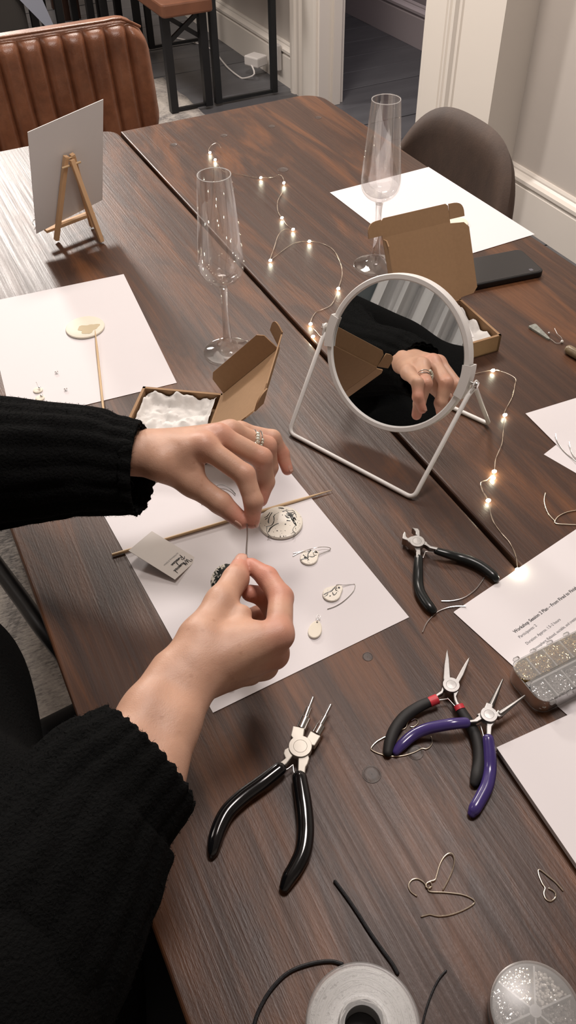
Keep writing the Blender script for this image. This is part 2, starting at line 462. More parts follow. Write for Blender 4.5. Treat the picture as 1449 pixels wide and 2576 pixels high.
def glass_mat(name, solid):
    """mostly see-through crystal: a share of true refraction, plus a front-face sheen"""
    m, nt, b = new_mat(name)
    b.inputs['Base Color'].default_value = (1, 1, 1, 1); b.inputs['Roughness'].default_value = 0.0
    b.inputs['Transmission Weight'].default_value = 1.0; b.inputs['IOR'].default_value = 1.5
    tr = nt.nodes.new('ShaderNodeBsdfTransparent'); m1 = nt.nodes.new('ShaderNodeMixShader'); m1.inputs[0].default_value = solid
    nt.links.new(tr.outputs[0], m1.inputs[1]); nt.links.new(b.outputs[0], m1.inputs[2])
    lw = nt.nodes.new('ShaderNodeLayerWeight'); lw.inputs[0].default_value = 0.17
    ge = nt.nodes.new('ShaderNodeNewGeometry'); sb = nt.nodes.new('ShaderNodeMath'); sb.operation = 'SUBTRACT'; sb.inputs[0].default_value = 1.0
    nt.links.new(ge.outputs['Backfacing'], sb.inputs[1])
    mu = nt.nodes.new('ShaderNodeMath'); mu.operation = 'MULTIPLY'
    nt.links.new(lw.outputs['Fresnel'], mu.inputs[0]); nt.links.new(sb.outputs[0], mu.inputs[1])
    gl = nt.nodes.new('ShaderNodeBsdfGlossy'); gl.inputs['Roughness'].default_value = 0.04
    m2 = nt.nodes.new('ShaderNodeMixShader'); nt.links.new(mu.outputs[0], m2.inputs[0])
    nt.links.new(m1.outputs[0], m2.inputs[1]); nt.links.new(gl.outputs[0], m2.inputs[2])
    nt.links.new(m2.outputs[0], [n for n in nt.nodes if n.type == 'OUTPUT_MATERIAL'][0].inputs[0])
    return m
M['glass'] = glass_mat('thin_bowl_glass', 0.20)
M['glass_solid'] = glass_mat('stem_glass', 0.42)


# ---------------------------------------------------------------- the room
def struct(name, mb, mt, **kw):
    o = mb.build(name, mt, **kw); o['kind'] = 'structure'; return o

WX = 1.87           # wall with the doorway
floor = struct('floor', MB().box((0.8, 2.5, -0.03), (6.2, 9.0, 0.04)), M['darkhole'])
rnd = random.Random(4)
y = -1.95
while y < 6.9:                                        # painted boards running across the room
    wdt = 0.205
    x = -2.3; cuts = [-2.3, rnd.uniform(-0.5, 1.2), 3.85]
    for a, b in zip(cuts, cuts[1:]):
        MB().box(((a + b) / 2, y + wdt / 2, -0.006 + rnd.uniform(-0.0012, 0.0012)), (b - a - 0.004, wdt - 0.005, 0.012)).build('floorboard', M['floor'], floor, bevel=0.0015, seg=1)
    y += wdt

def wall(name, c, size, mt):
    return struct(name, MB().box(c, size), mt)
ceiling = wall('ceiling', (0.8, 2.5, 2.72), (6.2, 9.0, 0.06), M['plaster'])
wall('wall_back', (0.8, 6.95, 1.35), (6.2, 0.1, 2.7), M['paint'])
wall('wall_front', (0.8, -1.95, 1.35), (6.2, 0.1, 2.7), M['paint'])
# wall_right: near stretch, step, then the stretch with the doorway
wr = MB()
wr.box((2.02, 0.165, 1.35), (0.10, 4.13, 2.7))                        # near stretch, face at x = 1.97
wr.box((1.99, 2.335, 1.35), (0.24, 0.21, 2.7))                         # pier between step and doorway
wr.box((1.93, 2.545, 1.35), (0.11, 0.23, 2.7))
wr.box((1.93, 5.19, 1.35), (0.11, 3.40, 2.7))
wr.box((1.93, 3.075, 2.4), (0.11, 0.83, 0.6))
struct('wall_right', wr, M['paint'])
wall('wall_hall', (3.05, 3.5, 1.35), (0.6, 7.0, 2.7), M['hall_paint'])

def skirt(name, a, b, h, out, mt, lip=True):
    """skirting between floor points a, b; out = direction into the room"""
    a = Vector((*a, 0)); b = Vector((*b, 0)); out = Vector((*out, 0))
    prof = [(0, 0), (0.022, 0), (0.022, h * 0.70), (0.017, h * 0.72), (0.017, h * 0.76), (0.026, h * 0.79), (0.026, h * 0.85), (0.016, h * 0.89), (0.010, h * 0.93), (0.010, h * 0.96), (0.006, h), (0, h)]
    vs = []
    for p in (a, b):
        for (o, z) in prof: vs.append(p + out * o + Vector((0, 0, z)))
    n = len(prof)
    fs = [(i, (i + 1) % n, (i + 1) % n + n, i + n) for i in range(n)] + [tuple(range(n)), tuple(reversed(range(n, 2 * n)))]
    m = MB(); m.add(vs, fs)
    o = m.build(name, mt, weld=True); o['kind'] = 'structure'
    bm = bmesh.new(); bm.from_mesh(o.data); bmesh.ops.recalc_face_normals(bm, faces=bm.faces); bm.to_mesh(o.data); bm.free()
    return o
skirt('baseboard_right', (1.97, -1.8), (1.97, 2.23), 0.185, (-1, 0), M['gloss_paint'])
skirt('baseboard_far', (1.875, 3.72), (1.875, 6.8), 0.185, (-1, 0), M['gloss_paint'])
skirt('baseboard_hall', (2.76, 0.5), (2.70, 6.6), 0.195, (-1, 0), M['hall_skirt'])

# door surround: trim_<n>, with moulded casing
def casing(name, y_open, y_out):
    sgn = 1 if y_out > y_open else -1
    wd = abs(y_out - y_open)
    prof = [(0, 0.0), (0, 0.022), (0.10, 0.024), (0.52, 0.024), (0.55, 0.018), (0.60, 0.030), (0.66, 0.034), (0.70, 0.026), (0.74, 0.038), (0.84, 0.044), (0.88, 0.034), (0.94, 0.034), (1.0, 0.02), (1.0, 0.0)]
    vs = []
    for z in (0.0, 2.14):
        for (t, d) in prof: vs.append(Vector((WX + 0.005 - d, y_open + sgn * wd * t, z)))
    n = len(prof)
    fs = [(i, (i + 1) % n, (i + 1) % n + n, i + n) for i in range(n)] + [tuple(range(n)), tuple(reversed(range(n, 2 * n)))]
    m = MB(); m.add(vs, fs)
    o = m.build(name, M['gloss_paint']); o['kind'] = 'structure'
    bm = bmesh.new(); bm.from_mesh(o.data); bmesh.ops.recalc_face_normals(bm, faces=bm.faces); bm.to_mesh(o.data); bm.free()
    return o
casing('trim_1', 3.475, 3.72)
casing('trim_2', 2.665, 2.43)
struct('trim_3', MB().box((1.925, 3.475, 1.05), (0.125, 0.03, 2.1)).box((1.945, 3.452, 1.05), (0.04, 0.018, 2.1)), M['gloss_paint'])
struct('trim_4', MB().box((1.925, 2.65, 1.05), (0.125, 0.03, 2.1)), M['gloss_paint'])
struct('trim_5', MB().box((1.912, 2.327, 1.07), (0.145, 0.206, 2.14)), M['gloss_paint'])
struct('trim_6', MB().box((WX - 0.01, 3.075, 2.17), (0.04, 1.30, 0.14)), M['gloss_paint'])

# left wall with the curtained night window that the mirror catches
wl = MB()
wl.box((-2.25, 2.5, 0.30), (0.1, 8.9, 0.6)).box((-2.25, 2.5, 2.55), (0.1, 8.9, 0.3))
wl.box((-2.25, -0.975, 1.5), (0.1, 1.95, 1.8)).box((-2.25, 4.2, 1.5), (0.1, 5.5, 1.8))
struct('wall_left', wl, M['paint'])
win = struct('window_1', MB().box((-2.27, 0.72, 1.5), (0.01, 1.5, 1.86)), M['nightglass'])
fr = MB()
for yy in (0.0, 0.48, 0.96, 1.45): fr.box((-2.24, yy, 1.5), (0.05, 0.05, 1.8))
for zz in (0.62, 1.06, 1.5, 1.95, 2.38): fr.box((-2.24, 0.725, zz), (0.045, 1.45, 0.045))
fr.build('window_frame', M['gloss_paint'], win)
cm = MB()
nv = 160; vs = []
for z in (0.45, 1.4, 2.45):
    for i in range(nv):
        t = i / (nv - 1)
        vs.append((-2.12 + 0.035 * math.sin(t * 60) + 0.012 * math.sin(t * 151 + z), -0.35 + 0.93 * t, z))
fs = [(r * nv + i, r * nv + i + 1, (r + 1) * nv + i + 1, (r + 1) * nv + i) for r in range(2) for i in range(nv - 1)]
cm.add(vs, fs, True)
cur = cm.build('curtain', M['curtain'])
sm = cur.modifiers.new('thickness', 'SOLIDIFY'); sm.thickness = 0.003
tag(cur, 'white pleated curtain hanging at the window seen in the round mirror', 'curtain')

# ---------------------------------------------------------------- rug
rb = MB()
nx, ny = 60, 60; vs = []
for j in range(ny + 1):
    for i in range(nx + 1):
        xx = -1.3 + 2.66 * i / nx; yy = -0.4 + 4.55 * j / ny
        if i in (0, nx): xx += 0.012 * noise.noise(Vector((yy * 9, i, 0)))
        if j in (0, ny): yy += 0.012 * noise.noise(Vector((xx * 9, j, 3)))
        vs.append((xx, yy, 0.011 + 0.002 * noise.noise(Vector((xx * 6, yy * 6, 0)))))
fs = [(j * (nx + 1) + i, j * (nx + 1) + i + 1, (j + 1) * (nx + 1) + i + 1, (j + 1) * (nx + 1) + i) for j in range(ny) for i in range(nx)]
rb.add(vs, fs, True)
rug = rb.build('rug', M['rug'])
sm = rug.modifiers.new('thickness', 'SOLIDIFY'); sm.thickness = 0.009
tag(rug, 'worn cream and grey rug under the big wooden table', 'rug')

# ---------------------------------------------------------------- the table
def rounded_rect(x0, x1, y0, y1, r, corners=(1, 1, 1, 1), n=8):
    """corners order: (x0y0, x1y0, x1y1, x0y1)"""
    out = []
    for (cx, cy, a0, on) in ((x0, y0, math.pi, corners[0]), (x1, y0, 1.5 * math.pi, corners[1]), (x1, y1, 0, corners[2]), (x0, y1, 0.5 * math.pi, corners[3])):
        rr = r if on else 0.004
        ccx = cx + rr if cx == x0 else cx - rr; ccy = cy + rr if cy == y0 else cy - rr
        for k in range(n + 1):
            a = a0 + k / n * math.pi / 2
            out.append((ccx + rr * math.cos(a), ccy + rr * math.sin(a)))
    return out
table = empty('dining_table', (0.44, 0.65, 0.0))
tag(table, 'long dark stained wooden table covered with jewellery tools and papers', 'table')
def slab(x0, x1, y0, y1, corners, rad=0.05):
    p = [(a, b, TT) for a, b in rounded_rect(x0, x1, y0, y1, rad, corners)]
    return MB().prism(p, 0.038).build('tabletop_board', M['wood'], table, bevel=0.003, seg=3)
s1 = slab(-0.012, 0.4372, -0.45, 1.688, (1, 0, 1, 1), 0.035)
s2 = slab(0.4428, 0.892, -0.45, 1.668, (0, 1, 1, 0), 0.05)
for xx in (0.06, 0.82):
    for yy in (-0.3, 1.62):
        MB().box((xx, yy, 0.361), (0.07, 0.07, 0.698)).build('leg', M['blackmetal'], table, bevel=0.003)
ap = MB()
ap.box((0.44, 1.62, 0.68), (0.69, 0.03, 0.06)).box((0.44, -0.3, 0.68), (0.69, 0.03, 0.06)).box((0.06, 0.66, 0.68), (0.03, 1.85, 0.06)).box((0.82, 0.66, 0.68), (0.03, 1.85, 0.06))
ap.build('apron', M['blackmetal'], table)
# countersunk plugs and knots in the boards, each a small inset disc
for (px, py, r) in ((563, 341, 0.0075), (683, 318, 0.0075), (800, 296, 0.0075), (437, 364, 0.007), (712, 427, 0.010), (935, 1948, 0.0080), (1045, 1893, 0.0070), (925, 1652, 0.0050), (560, 480, 0.006)):
    c = T(px, py, 0.0)
    MB().lathe([(r, 0.0001), (r * 0.97, 0.00035), (r * 0.88, 0.00035), (r * 0.82, 0.00012), (r * 0.45, 0.00028), (0.0003, 0.0002)], c, 28).build('wood_plug', M['knot'], table)

# ---------------------------------------------------------------- tan channel-back chair
lc = empty('leather_chair', (0.34, 1.98, 0))
tag(lc, 'tan leather chair with stitched vertical channels at the far end of the table', 'chair')
X0, X1, ZB, ZT = 0.095, 0.612, 0.615, 0.868
pitch = 0.0472
def outline_z(x):                                     # rounded bottom and top corners of the backrest
    r = 0.055; rb_ = 0.06
    dx = min(x - X0, X1 - x)
    zt, zb = ZT, ZB
    if dx < r: zt = ZT - r + math.sqrt(max(0, r * r - (r - dx) ** 2))
    if dx < rb_: zb = ZB + rb_ - math.sqrt(max(0, rb_ * rb_ - (rb_ - dx) ** 2))
    return zb, zt
edges = []
x = 0.598 - 0.012
edges = [X1 - 0.0005]
x = 0.5655
while x > X0 + 0.02:
    edges.append(x); x -= pitch
edges.append(X0 + 0.0005)
def back_y(z): return 1.915 + 0.10 * (z - ZB) / (ZT - ZB) * 0.35
for a, b in zip(edges[1:], edges[:-1]):
    nu, nv = 12, 26; vs = []
    for j in range(nv + 1):
        for i in range(nu + 1):
            u = i / nu; v = j / nv
            xx = a + (b - a) * u
            zb, zt = outline_z(xx)
            z = zb + (zt - zb) * v
            e = 1 - (2 * u - 1) ** 4
            bulge = 0.014 * (1 - abs(2 * u - 1) ** 3.6) * min(1, min(v, 1 - v) * 9 + 0.0) ** 0.5
            ed = 0.020 * (1 - min(1, min(v, 1 - v) * 14)) ** 2
            wr_ = 0.0018 * noise.noise(Vector((xx * 30, z * 18, 1.0)))
            vs.append((xx, back_y(z) - bulge + ed + wr_, z))
    fs = [(j * (nu + 1) + i, j * (nu + 1) + i + 1, (j + 1) * (nu + 1) + i + 1, (j + 1) * (nu + 1) + i) for j in range(nv) for i in range(nu)]
    m = MB(); m.add(vs, fs, True); m.build('padded_channel', M['leather'], lc)
pp = []
for i in range(41):
    xx = X0 + (X1 - X0) * i / 40; pp.append((xx, outline_z(xx)[1]))
for i in range(41):
    xx = X1 - (X1 - X0) * i / 40; pp.append((xx, outline_z(xx)[0]))
MB().prism([(a, back_y(z) + 0.004, z) for a, z in pp], 0.05, (0, 1, 0)).build('backrest_shell', M['leather'], lc, bevel=0.008, seg=3)
MB().tube([(a, back_y(z) + 0.002, z + (0.003 if k < 41 else 0)) for k, (a, z) in enumerate(pp[:41:3])], 0.0032, 8, 2).build('piping', M['leather'], lc)
MB().prism([(a, b, 0.47) for a, b in rounded_rect(X0 + 0.01, X1 - 0.01, 1.52, 1.93, 0.05)], 0.085).build('seat', M['leather'], lc, bevel=0.02, seg=3)
for sx in (X0 + 0.05, X1 - 0.05):
    MB().tube([(sx, 1.95, 0.64), (sx, 1.985, 0.5), (sx, 2.0, 0.028)], 0.012, 8, 1).build('leg', M['blackmetal'], lc)
    MB().tube([(sx, 1.58, 0.385), (sx, 1.56, 0.028)], 0.012, 8, 1).build('leg', M['blackmetal'], lc)

# ---------------------------------------------------------------- brown tub chair on the right
tc = empty('tub_chair', (0.92, 1.37, 0))
tag(tc, 'brown faux leather tub chair with curved back at the right of the table', 'chair')
def tub(t, v, off):
    """t in -1..1 around the back, v 0 bottom .. 1 top"""
    yc = 1.345
    yy = yc + 0.212 * math.sin(t * 1.35) / math.sin(1.35)
    xx = 1.055 - 0.085 * (abs(t) ** 2.6)
    ztop = 0.757 - 0.200 * (abs(t) ** 3.0) + 0.01 * (1 - t * t)
    zb = 0.44
    z = zb + (ztop - zb) * v
    xx += 0.045 * v - 0.02
    nxv = Vector((math.cos(t * 1.1), math.sin(t * 1.1) * 0.9, -0.15)).normalized()
    return Vector((xx, yy, z)) + nxv * off
def sheet(fn, nu, nv, closed_edges=True, th=0.03):
    """double-sided padded shell"""
    vs = []; m = MB()
    for side in (0, 1):
        for j in range(nv + 1):
            for i in range(nu + 1):
                t = -1 + 2 * i / nu; v = j / nv
                e = min(1, (1 - abs(t)) * 9, (1 - v) * 9 + 0.0) if True else 1
                e = max(0, e) ** 0.5
                vs.append(fn(t, v, (-th / 2 if side == 0 else th / 2) * e))
    n1 = (nu + 1) * (nv + 1); fs = []
    for j in range(nv):
        for i in range(nu):
            a = j * (nu + 1) + i
            fs.append((a, a + 1, a + nu + 2, a + nu + 1)); fs.append((n1 + a + nu + 1, n1 + a + nu + 2, n1 + a + 1, n1 + a))
    m.add(vs, fs, True); return m
sheet(tub, 40, 24, th=0.034).build('backrest', M['suede'], tc, weld=True)
MB().prism([(a, b, 0.465) for a, b in rounded_rect(0.66, 1.02, 1.16, 1.56, 0.09)], 0.07).build('seat', M['suede'], tc, bevel=0.02, seg=3)
for (a, b) in ((0.70, 1.2), (0.70, 1.52), (1.0, 1.2), (1.0, 1.52)):
    MB().tube([(0.86 + (a - 0.86) * 0.7, 1.36 + (b - 1.36) * 0.7, 0.40), (a + (0.03 if a > 0.86 else -0.03), b, 0.028)], 0.011, 8, 1).build('leg', M['blackmetal'], tc)

# ---------------------------------------------------------------- furniture in the background
bench = empty('bench', (1.33, 4.0, 0))
tag(bench, 'backless bench with brown wooden seat and crossed black end brace', 'bench')
MB().prism([(a, b, 0.455) for a, b in rounded_rect(1.215, 1.445, 3.62, 4.75, 0.02)], 0.052).build('seat', M['benchleather'], bench, bevel=0.008, seg=2)
for xx in (1.245, 1.412):
    for yy in (3.69, 4.62):
        MB().box((xx, yy, 0.209), (0.034, 0.034, 0.388)).build('leg', M['blackmetal'], bench)
for yy in (3.69, 4.62):
    MB().bar((1.245, yy, 0.29), (1.412, yy, 0.40), 0.012, 0.018).bar((1.245, yy + 0.012, 0.40), (1.412, yy + 0.012, 0.29), 0.012, 0.018).build('cross_brace', M['blackmetal'], bench)
    MB().bar((1.245, yy, 0.022), (1.412, yy, 0.022), 0.016, 0.012).build('floor_bar', M['blackmetal'], bench)
side = empty('side_table', (1.59, 4.1, 0))
tag(side, 'narrow black metal framed table standing beside the bench', 'table')
for (xx, yy) in ((1.466, 3.70), (1.752, 3.70), (1.466, 4.6), (1.752, 4.6)):
    MB().box((xx, yy, 0.37), (0.03 if xx < 1.5 else 0.026, 0.028, 0.716)).build('leg', M['greytable'], side)
for yy in (3.70, 4.6):
    MB().bar((1.452, yy, 0.018), (1.752, yy, 0.018), 0.014, 0.014).build('floor_bar', M['greytable'], side)
MB().box((1.615, 4.15, 0.742), (0.32, 1.02, 0.028)).build('tabletop', M['darkwood'], side, bevel=0.003)

def far_chair(name, label, xs, y0, y1, lm, group=None):
    c = empty(name, ((xs[0] + xs[1]) / 2, (y0 + y1) / 2, 0)); tag(c, label, 'chair', group)
    for xx in xs:
        for yy in (y0, y1):
            MB().bar((xx, yy, 0.001), (xx + 0.01, yy, 0.44), 0.035, 0.035, (0, 1, 0)).build('leg', lm, c)
    MB().box(((xs[0] + xs[1]) / 2, (y0 + y1) / 2, 0.46), (xs[1] - xs[0] + 0.08, abs(y1 - y0) + 0.08, 0.04)).build('seat', lm, c, bevel=0.008)
    MB().box(((xs[0] + xs[1]) / 2, y1 + 0.02, 0.72), (xs[1] - xs[0] + 0.06, 0.03, 0.40)).build('backrest', lm, c, bevel=0.01)
    return c
far_chair('dining_chair', 'black legged dining chair nearest the bench, in the background', (1.215, 1.365), 4.8, 5.15, M['blackmetal'])
far_chair('dining_chair', 'black dining chair with thick legs, far left in the background', (0.905, 1.035), 4.72, 5.1, M['blackmetal'])
far_chair('stool', 'brown wooden legged stool between the two black background chairs', (1.225, 1.285), 5.38, 5.65, M['darkwood'])['category'] = 'stool'
ba = empty('armchair', (0.72, 4.9, 0)); tag(ba, 'low dark grey armchair in the far left background', 'armchair')
MB().prism([(a, b, 0.40) for a, b in rounded_rect(0.35, 0.86, 4.6, 5.2, 0.06)], 0.28).build('seat', M['rug'] if False else mat('charcoal_fabric', (0.05, 0.046, 0.042), 0.9), ba, bevel=0.02)
MB().box((0.6, 5.25, 0.55), (0.55, 0.12, 0.6)).build('backrest', bpy.data.materials['charcoal_fabric'], ba, bevel=0.03)
for xx in (0.42, 0.8):
    for yy in (4.66, 5.14): MB().box((xx, yy, 0.06), (0.04, 0.04, 0.118)).build('leg', M['darkwood'], ba)
bs = MB().prism([uyv for uyv in [Vector((0.80, 4.58, 0.36)), Vector((0.90, 4.58, 0.46)), Vector((0.985, 4.56, 0.12))]], 0.004, (0, 1, 0)).build('paper_bag', M['blue'])
tag(bs, 'pale blue paper corner hanging over the far left armchair', 'paper')

# plug adapter and cable at the skirting
sk = empty('socket', (1.845, 3.86, 0.09)); tag(sk, 'white plug socket box fixed on the skirting by the door', 'socket')
MB().box((1.838, 3.86, 0.115), (0.022, 0.10, 0.11)).build('box', M['plastic'], sk, bevel=0.004)
ad = empty('plug_adapter', (1.81, 4.03, 0.06)); tag(ad, 'white plug adapter with thin cable trailing on the grey floor', 'plug')
MB().box((1.79, 3.98, 0.07), (0.075, 0.09, 0.045), Matrix.Rotation(0.4, 4, 'Z')).build('plug_body', M['plastic'], ad, bevel=0.006)
def F(px, py, z=0.004): 
    d = ray(px, py); return Vector(CAMC + d * (z - CAMC[2]) / d[2])
MB().tube([(1.76, 3.99, 0.066), F(640, 186, 0.03), F(614, 197), F(600, 192), F(575, 172), F(556, 150), F(538, 128), F(500, 110), F(440, 95)], 0.0042, 8, 4).build('cable', M['plastic'], ad)

# ---------------------------------------------------------------- papers
def rect_from(x, y, a, w, h, z):
    c, s_ = math.cos(a), math.sin(a)
    return [Vector((x + c * i - s_ * j, y + s_ * i + c * j, z)) for i, j in ((0, 0), (w, 0), (w, h), (0, h))]
def paper(corners, name, label, cat='paper', th=0.00025, mt='paper', bevel=0):
    o = MB().prism(corners, th).build(name, M[mt], bevel=bevel)
    return tag(o, label, cat)
paper(rect_from(0.0968, 0.3651, 0.0434, 0.210, 0.297, TT + 0.0006), 'paper_sheet', 'white sheet beneath the two hands with the speckled charms on it')
paper(rect_from(0.0330, 0.8489, -0.0912, 0.210, 0.297, TT + 0.0006), 'paper_sheet', 'white sheet in front of the easel carrying the cream disc')
paper(rect_from(0.6888, 0.9235, 0.0260, 0.210, 0.297, TT + 0.0008), 'paper_sheet', 'white sheet overhanging the table edge beside the brown chair')
q0 = T(1368, 1143, 0.0004); e1 = (T(1449, 1190, 0.0004) - q0).normalized(); e2 = Vector((-e1.y, e1.x, 0))
paper([q0, q0 + e1 * 0.2, q0 + e1 * 0.2 + e2 * 0.13, q0 + e2 * 0.13], 'paper_sheet', 'small white sheet partly under another at the right edge of the photo')
q0 = T(1322, 1040, 0.0010); e1 = (T(1449, 1001, 0.0010) - q0).normalized(); e2 = Vector((e1.y, -e1.x, 0))
paper([q0, q0 + e1 * 0.297, q0 + e1 * 0.297 + e2 * 0.21, q0 + e2 * 0.21], 'paper_sheet', 'upper white sheet at the right edge with silver wire lying on it')
# printed plan: two stacked sheets
q0 = T(1141, 1541, 0.0006); e1 = (T(1449, 1333, 0.0006) - q0).normalized(); e2 = Vector((e1.y, -e1.x, 0))
q1 = q0 + e1 * 0.0012 - e2 * 0.0006
paper([q1, q1 + e1 * 0.21, q1 + e1 * 0.21 + e2 * 0.297, q1 + e2 * 0.297], 'paper_sheet', 'blank sheet just showing under the printed workshop plan')
pl = empty('printed_plan', q0); tag(pl, 'printed workshop plan sheet under the clear box of jump rings', 'paper')
qq = q0 + Vector((0, 0, 0.0004))
MB().prism([qq, qq + e1 * 0.21, qq + e1 * 0.21 + e2 * 0.297, qq + e2 * 0.297], 0.00025).build('sheet', M['paper'], pl)

def text_obj(body, origin, ex, ey, size, parent, mt, name='printed_text', width=None, wbody=None, bold=False):
    def mk(b):
        cu = bpy.data.curves.new('txt', 'FONT'); cu.body = b; cu.size = 1.0; cu.resolution_u = 3
        if bold: cu.offset = 0.012
        o = bpy.data.objects.new('txt', cu); COL.objects.link(o)
        dg = bpy.context.evaluated_depsgraph_get(); dg.update()
        me = bpy.data.meshes.new_from_object(o.evaluated_get(dg))
        bpy.data.objects.remove(o); bpy.data.curves.remove(cu)
        return me
    me = mk(body)
    if width:
        w = mk(wbody or body); xs = [v.co.x for v in w.vertices]; sx = width / max(xs); bpy.data.meshes.remove(w)
    else: sx = size
    inv = wm(parent).inverted()
    for v in me.vertices:
        v.co = inv @ (Vector(origin) + Vector(ex) * v.co.x * sx + Vector(ey) * v.co.y * size)
    me.materials.append(M[mt])
    return link(name, me, parent)
h_ = 0.00115
o1 = T(1296, 1593, h_); wd = (T(1449, 1489, h_) - o1).dot(e1)
text_obj('Workshop Session 2 Plan \u2013 From Fired to Finished', o1, e1, -e2, 0.0050, pl, 'ink', width=wd, wbody='Workshop Session 2 Plan \u2013 From Fired to Fin', bold=True)
def at_line(px, py): return T(px, py, h_)
text_obj('Participants: 2', at_line(1308, 1606), e1, -e2, 0.0042, pl, 'greyink', width=(T(1352, 1575, h_) - T(1308, 1606, h_)).length)
text_obj('Duration: Approx. 1.5\u20132 hours', at_line(1326, 1622), e1, -e2, 0.0042, pl, 'greyink', width=(T(1413, 1561, h_) - T(1326, 1622, h_)).length)
text_obj('Atmosphere: Relaxed, sociable, and creative', at_line(1344, 1637), e1, -e2, 0.0042, pl, 'greyink', width=(T(1449, 1563, h_) - T(1344, 1637, h_)).length, wbody='Atmosphere: Relaxed, sociable, and crea')
# thick white pad at the lower right
p0 = T(1249, 1880, 0.009); u1 = (T(1449, 1789, 0.009) - p0).normalized(); u2 = (T(1449, 2126, 0.009) - p0).normalized()
u2 = Vector((u1.y, -u1.x, 0))
pad = empty('sketch_pad', (p0.x, p0.y, TT + 0.0015)); tag(pad, 'thick white drawing pad at the lower right edge of the table', 'pad')
top = [p0, p0 + u1 * 0.297, p0 + u1 * 0.297 + u2 * 0.21, p0 + u2 * 0.21]
MB().prism(top, 0.0007).build('top_page', M['paper'], pad)
MB().prism([p - Vector((0, 0, 0.0008)) + (u1 + u2) * 0.0006 for p in top], 0.0062).build('page_block', mat('page_edges', (0.66, 0.65, 0.67), 0.8), pad)

# ---------------------------------------------------------------- tag card with handwriting
tg = [T(382, 1336, 0.009), T(323, 1385, 0.012), T(440, 1458, 0.0030), None]
tg[3] = tg[0] + tg[2] - tg[1]
tagc = empty('tag_card', tuple(sum((Vector(p) for p in tg), Vector()) / 4)); tag(tagc, 'small white tag card with handwritten lettering resting on the bamboo skewer', 'card')
MB().prism(tg, 0.0005).build('card', M['tagcard'], tagc)
ex = (tg[2] - tg[3]).normalized(); ey = (tg[3] - tg[0]).normalized(); nz_ = ex.cross(ey).normalized()
GL = {   # cursive strokes, x-height 1
 'W': (2.6, [(-.6, 1.7), (-.9, 2.3), (-.2, 2.7), (.3, 2.2), (.35, 1.0), (.5, .0), (.9, .7), (1.2, 2.2), (1.25, .8), (1.45, .0), (1.9, .9), (2.3, 2.5)]),
 'P': (2.2, [(.9, 1.9), (.6, .6), (.4, -.9), (.6, .6), (.95, 2.2), (.2, 2.3), (-.2, 1.7), (.6, 2.6), (1.7, 2.5), (1.9, 1.7), (1.2, .9), (.7, .8)]),
 'h': (.95, [(.1, .2), (.5, 1.6), (.45, 2.2), (.25, 1.8), (.2, .0), (.4, .8), (.65, .9), (.7, .1), (.95, .1)]),
 'i': (.5, [(0, .1), (.25, .9), (.2, .1), (.5, .1)]),
 's': (.7, [(0, .1), (.4, 1.0), (.5, .4), (.3, -.05), (.15, .1), (.7, .15)]),
 'p': (.9, [(0, .2), (.25, .9), (.15, -1.5), (.3, .6), (.6, .95), (.7, .4), (.35, .1), (.9, .15)]),
 'e': (.7, [(0, .2), (.35, .5), (.4, .9), (.2, .8), (.15, .2), (.35, 0), (.7, .2)]),
 'r': (.7, [(0, .1), (.2, .95), (.3, .75), (.5, .85), (.45, .1), (.7, .1)]),
 'd': (1.0, [(.5, .8), (.2, .7), (.1, .2), (.35, .05), (.6, .8), (.8, 2.4), (.6, .6), (.7, .05), (1.0, .1)]),
 'o': (.75, [(.1, .3), (.2, .9), (.05, .4), (.25, 0), (.5, .4), (.35, .85), (.75, .7)]),
 'c': (.6, [(.45, .8), (.2, .9), (.1, .3), (.3, 0), (.6, .2)]),
 'l': (.6, [(0, .1), (.4, 1.6), (.35, 2.2), (.2, 1.6), (.2, .2), (.35, 0), (.6, .15)]),
 'a': (.9, [(.55, .8), (.25, .8), (.12, .3), (.3, 0), (.55, .6), (.6, .1), (.9, .15)]),
 'n': (.9, [(0, .1), (.15, .9), (.2, .1), (.45, .9), (.6, .6), (.62, .1), (.9, .15)]),
}
def scribble(word, origin, sc, name):
    x = 0.0; pts = []
    for ch in word:
        adv, st = GL[ch]
        pts += [(x + a, b) for a, b in st]; x += adv
    w3 = [origin + ex * (a * sc * 1.15) + ey * (b * sc) + nz_ * 0.0003 for a, b in pts]
    MB().tube(w3, [0.00022 if i % 3 else 0.00030 for i in range(len(w3))], 5, 3, flat=0.5).build(name, M['ink'], tagc)
R0 = tg[3]
scribble('Whispered', R0 + ex * 0.0065 - ey * 0.0085, 0.00215, 'lettering')
scribble('Porcelain', R0 + ex * 0.0065 - ey * 0.0155, 0.0019, 'lettering')
text_obj('by Holloway & Dillon', R0 + ex * 0.0065 - ey * 0.0208 + nz_ * 0.0003, ex, ey, 0.0022, tagc, 'greyink', 'lettering', width=0.022)

# ---------------------------------------------------------------- skewers
def skewer(a, b, label, r=0.0016):
    a = Vector(a); b = Vector(b); d = (b - a)
    o = MB().tube([a, a + d * 0.5, a + d * 0.82, b], [r, r, r, r * 0.18], 10, 3, round_ends=False).build('bamboo_skewer', M['bamboo'])
    return tag(o, label, 'skewer')
skewer(T(282, 1396, 0.0022), T(835, 1233, 0.0026), 'long bamboo skewer lying across the sheet under the left hand')
t1 = T(239, 830, 0.0055); t2 = T(262, 1050, 0.0030)
skewer(t2 + (t2 - t1) * 0.25, t1, 'bamboo skewer with its tip in the glue on the cream disc')

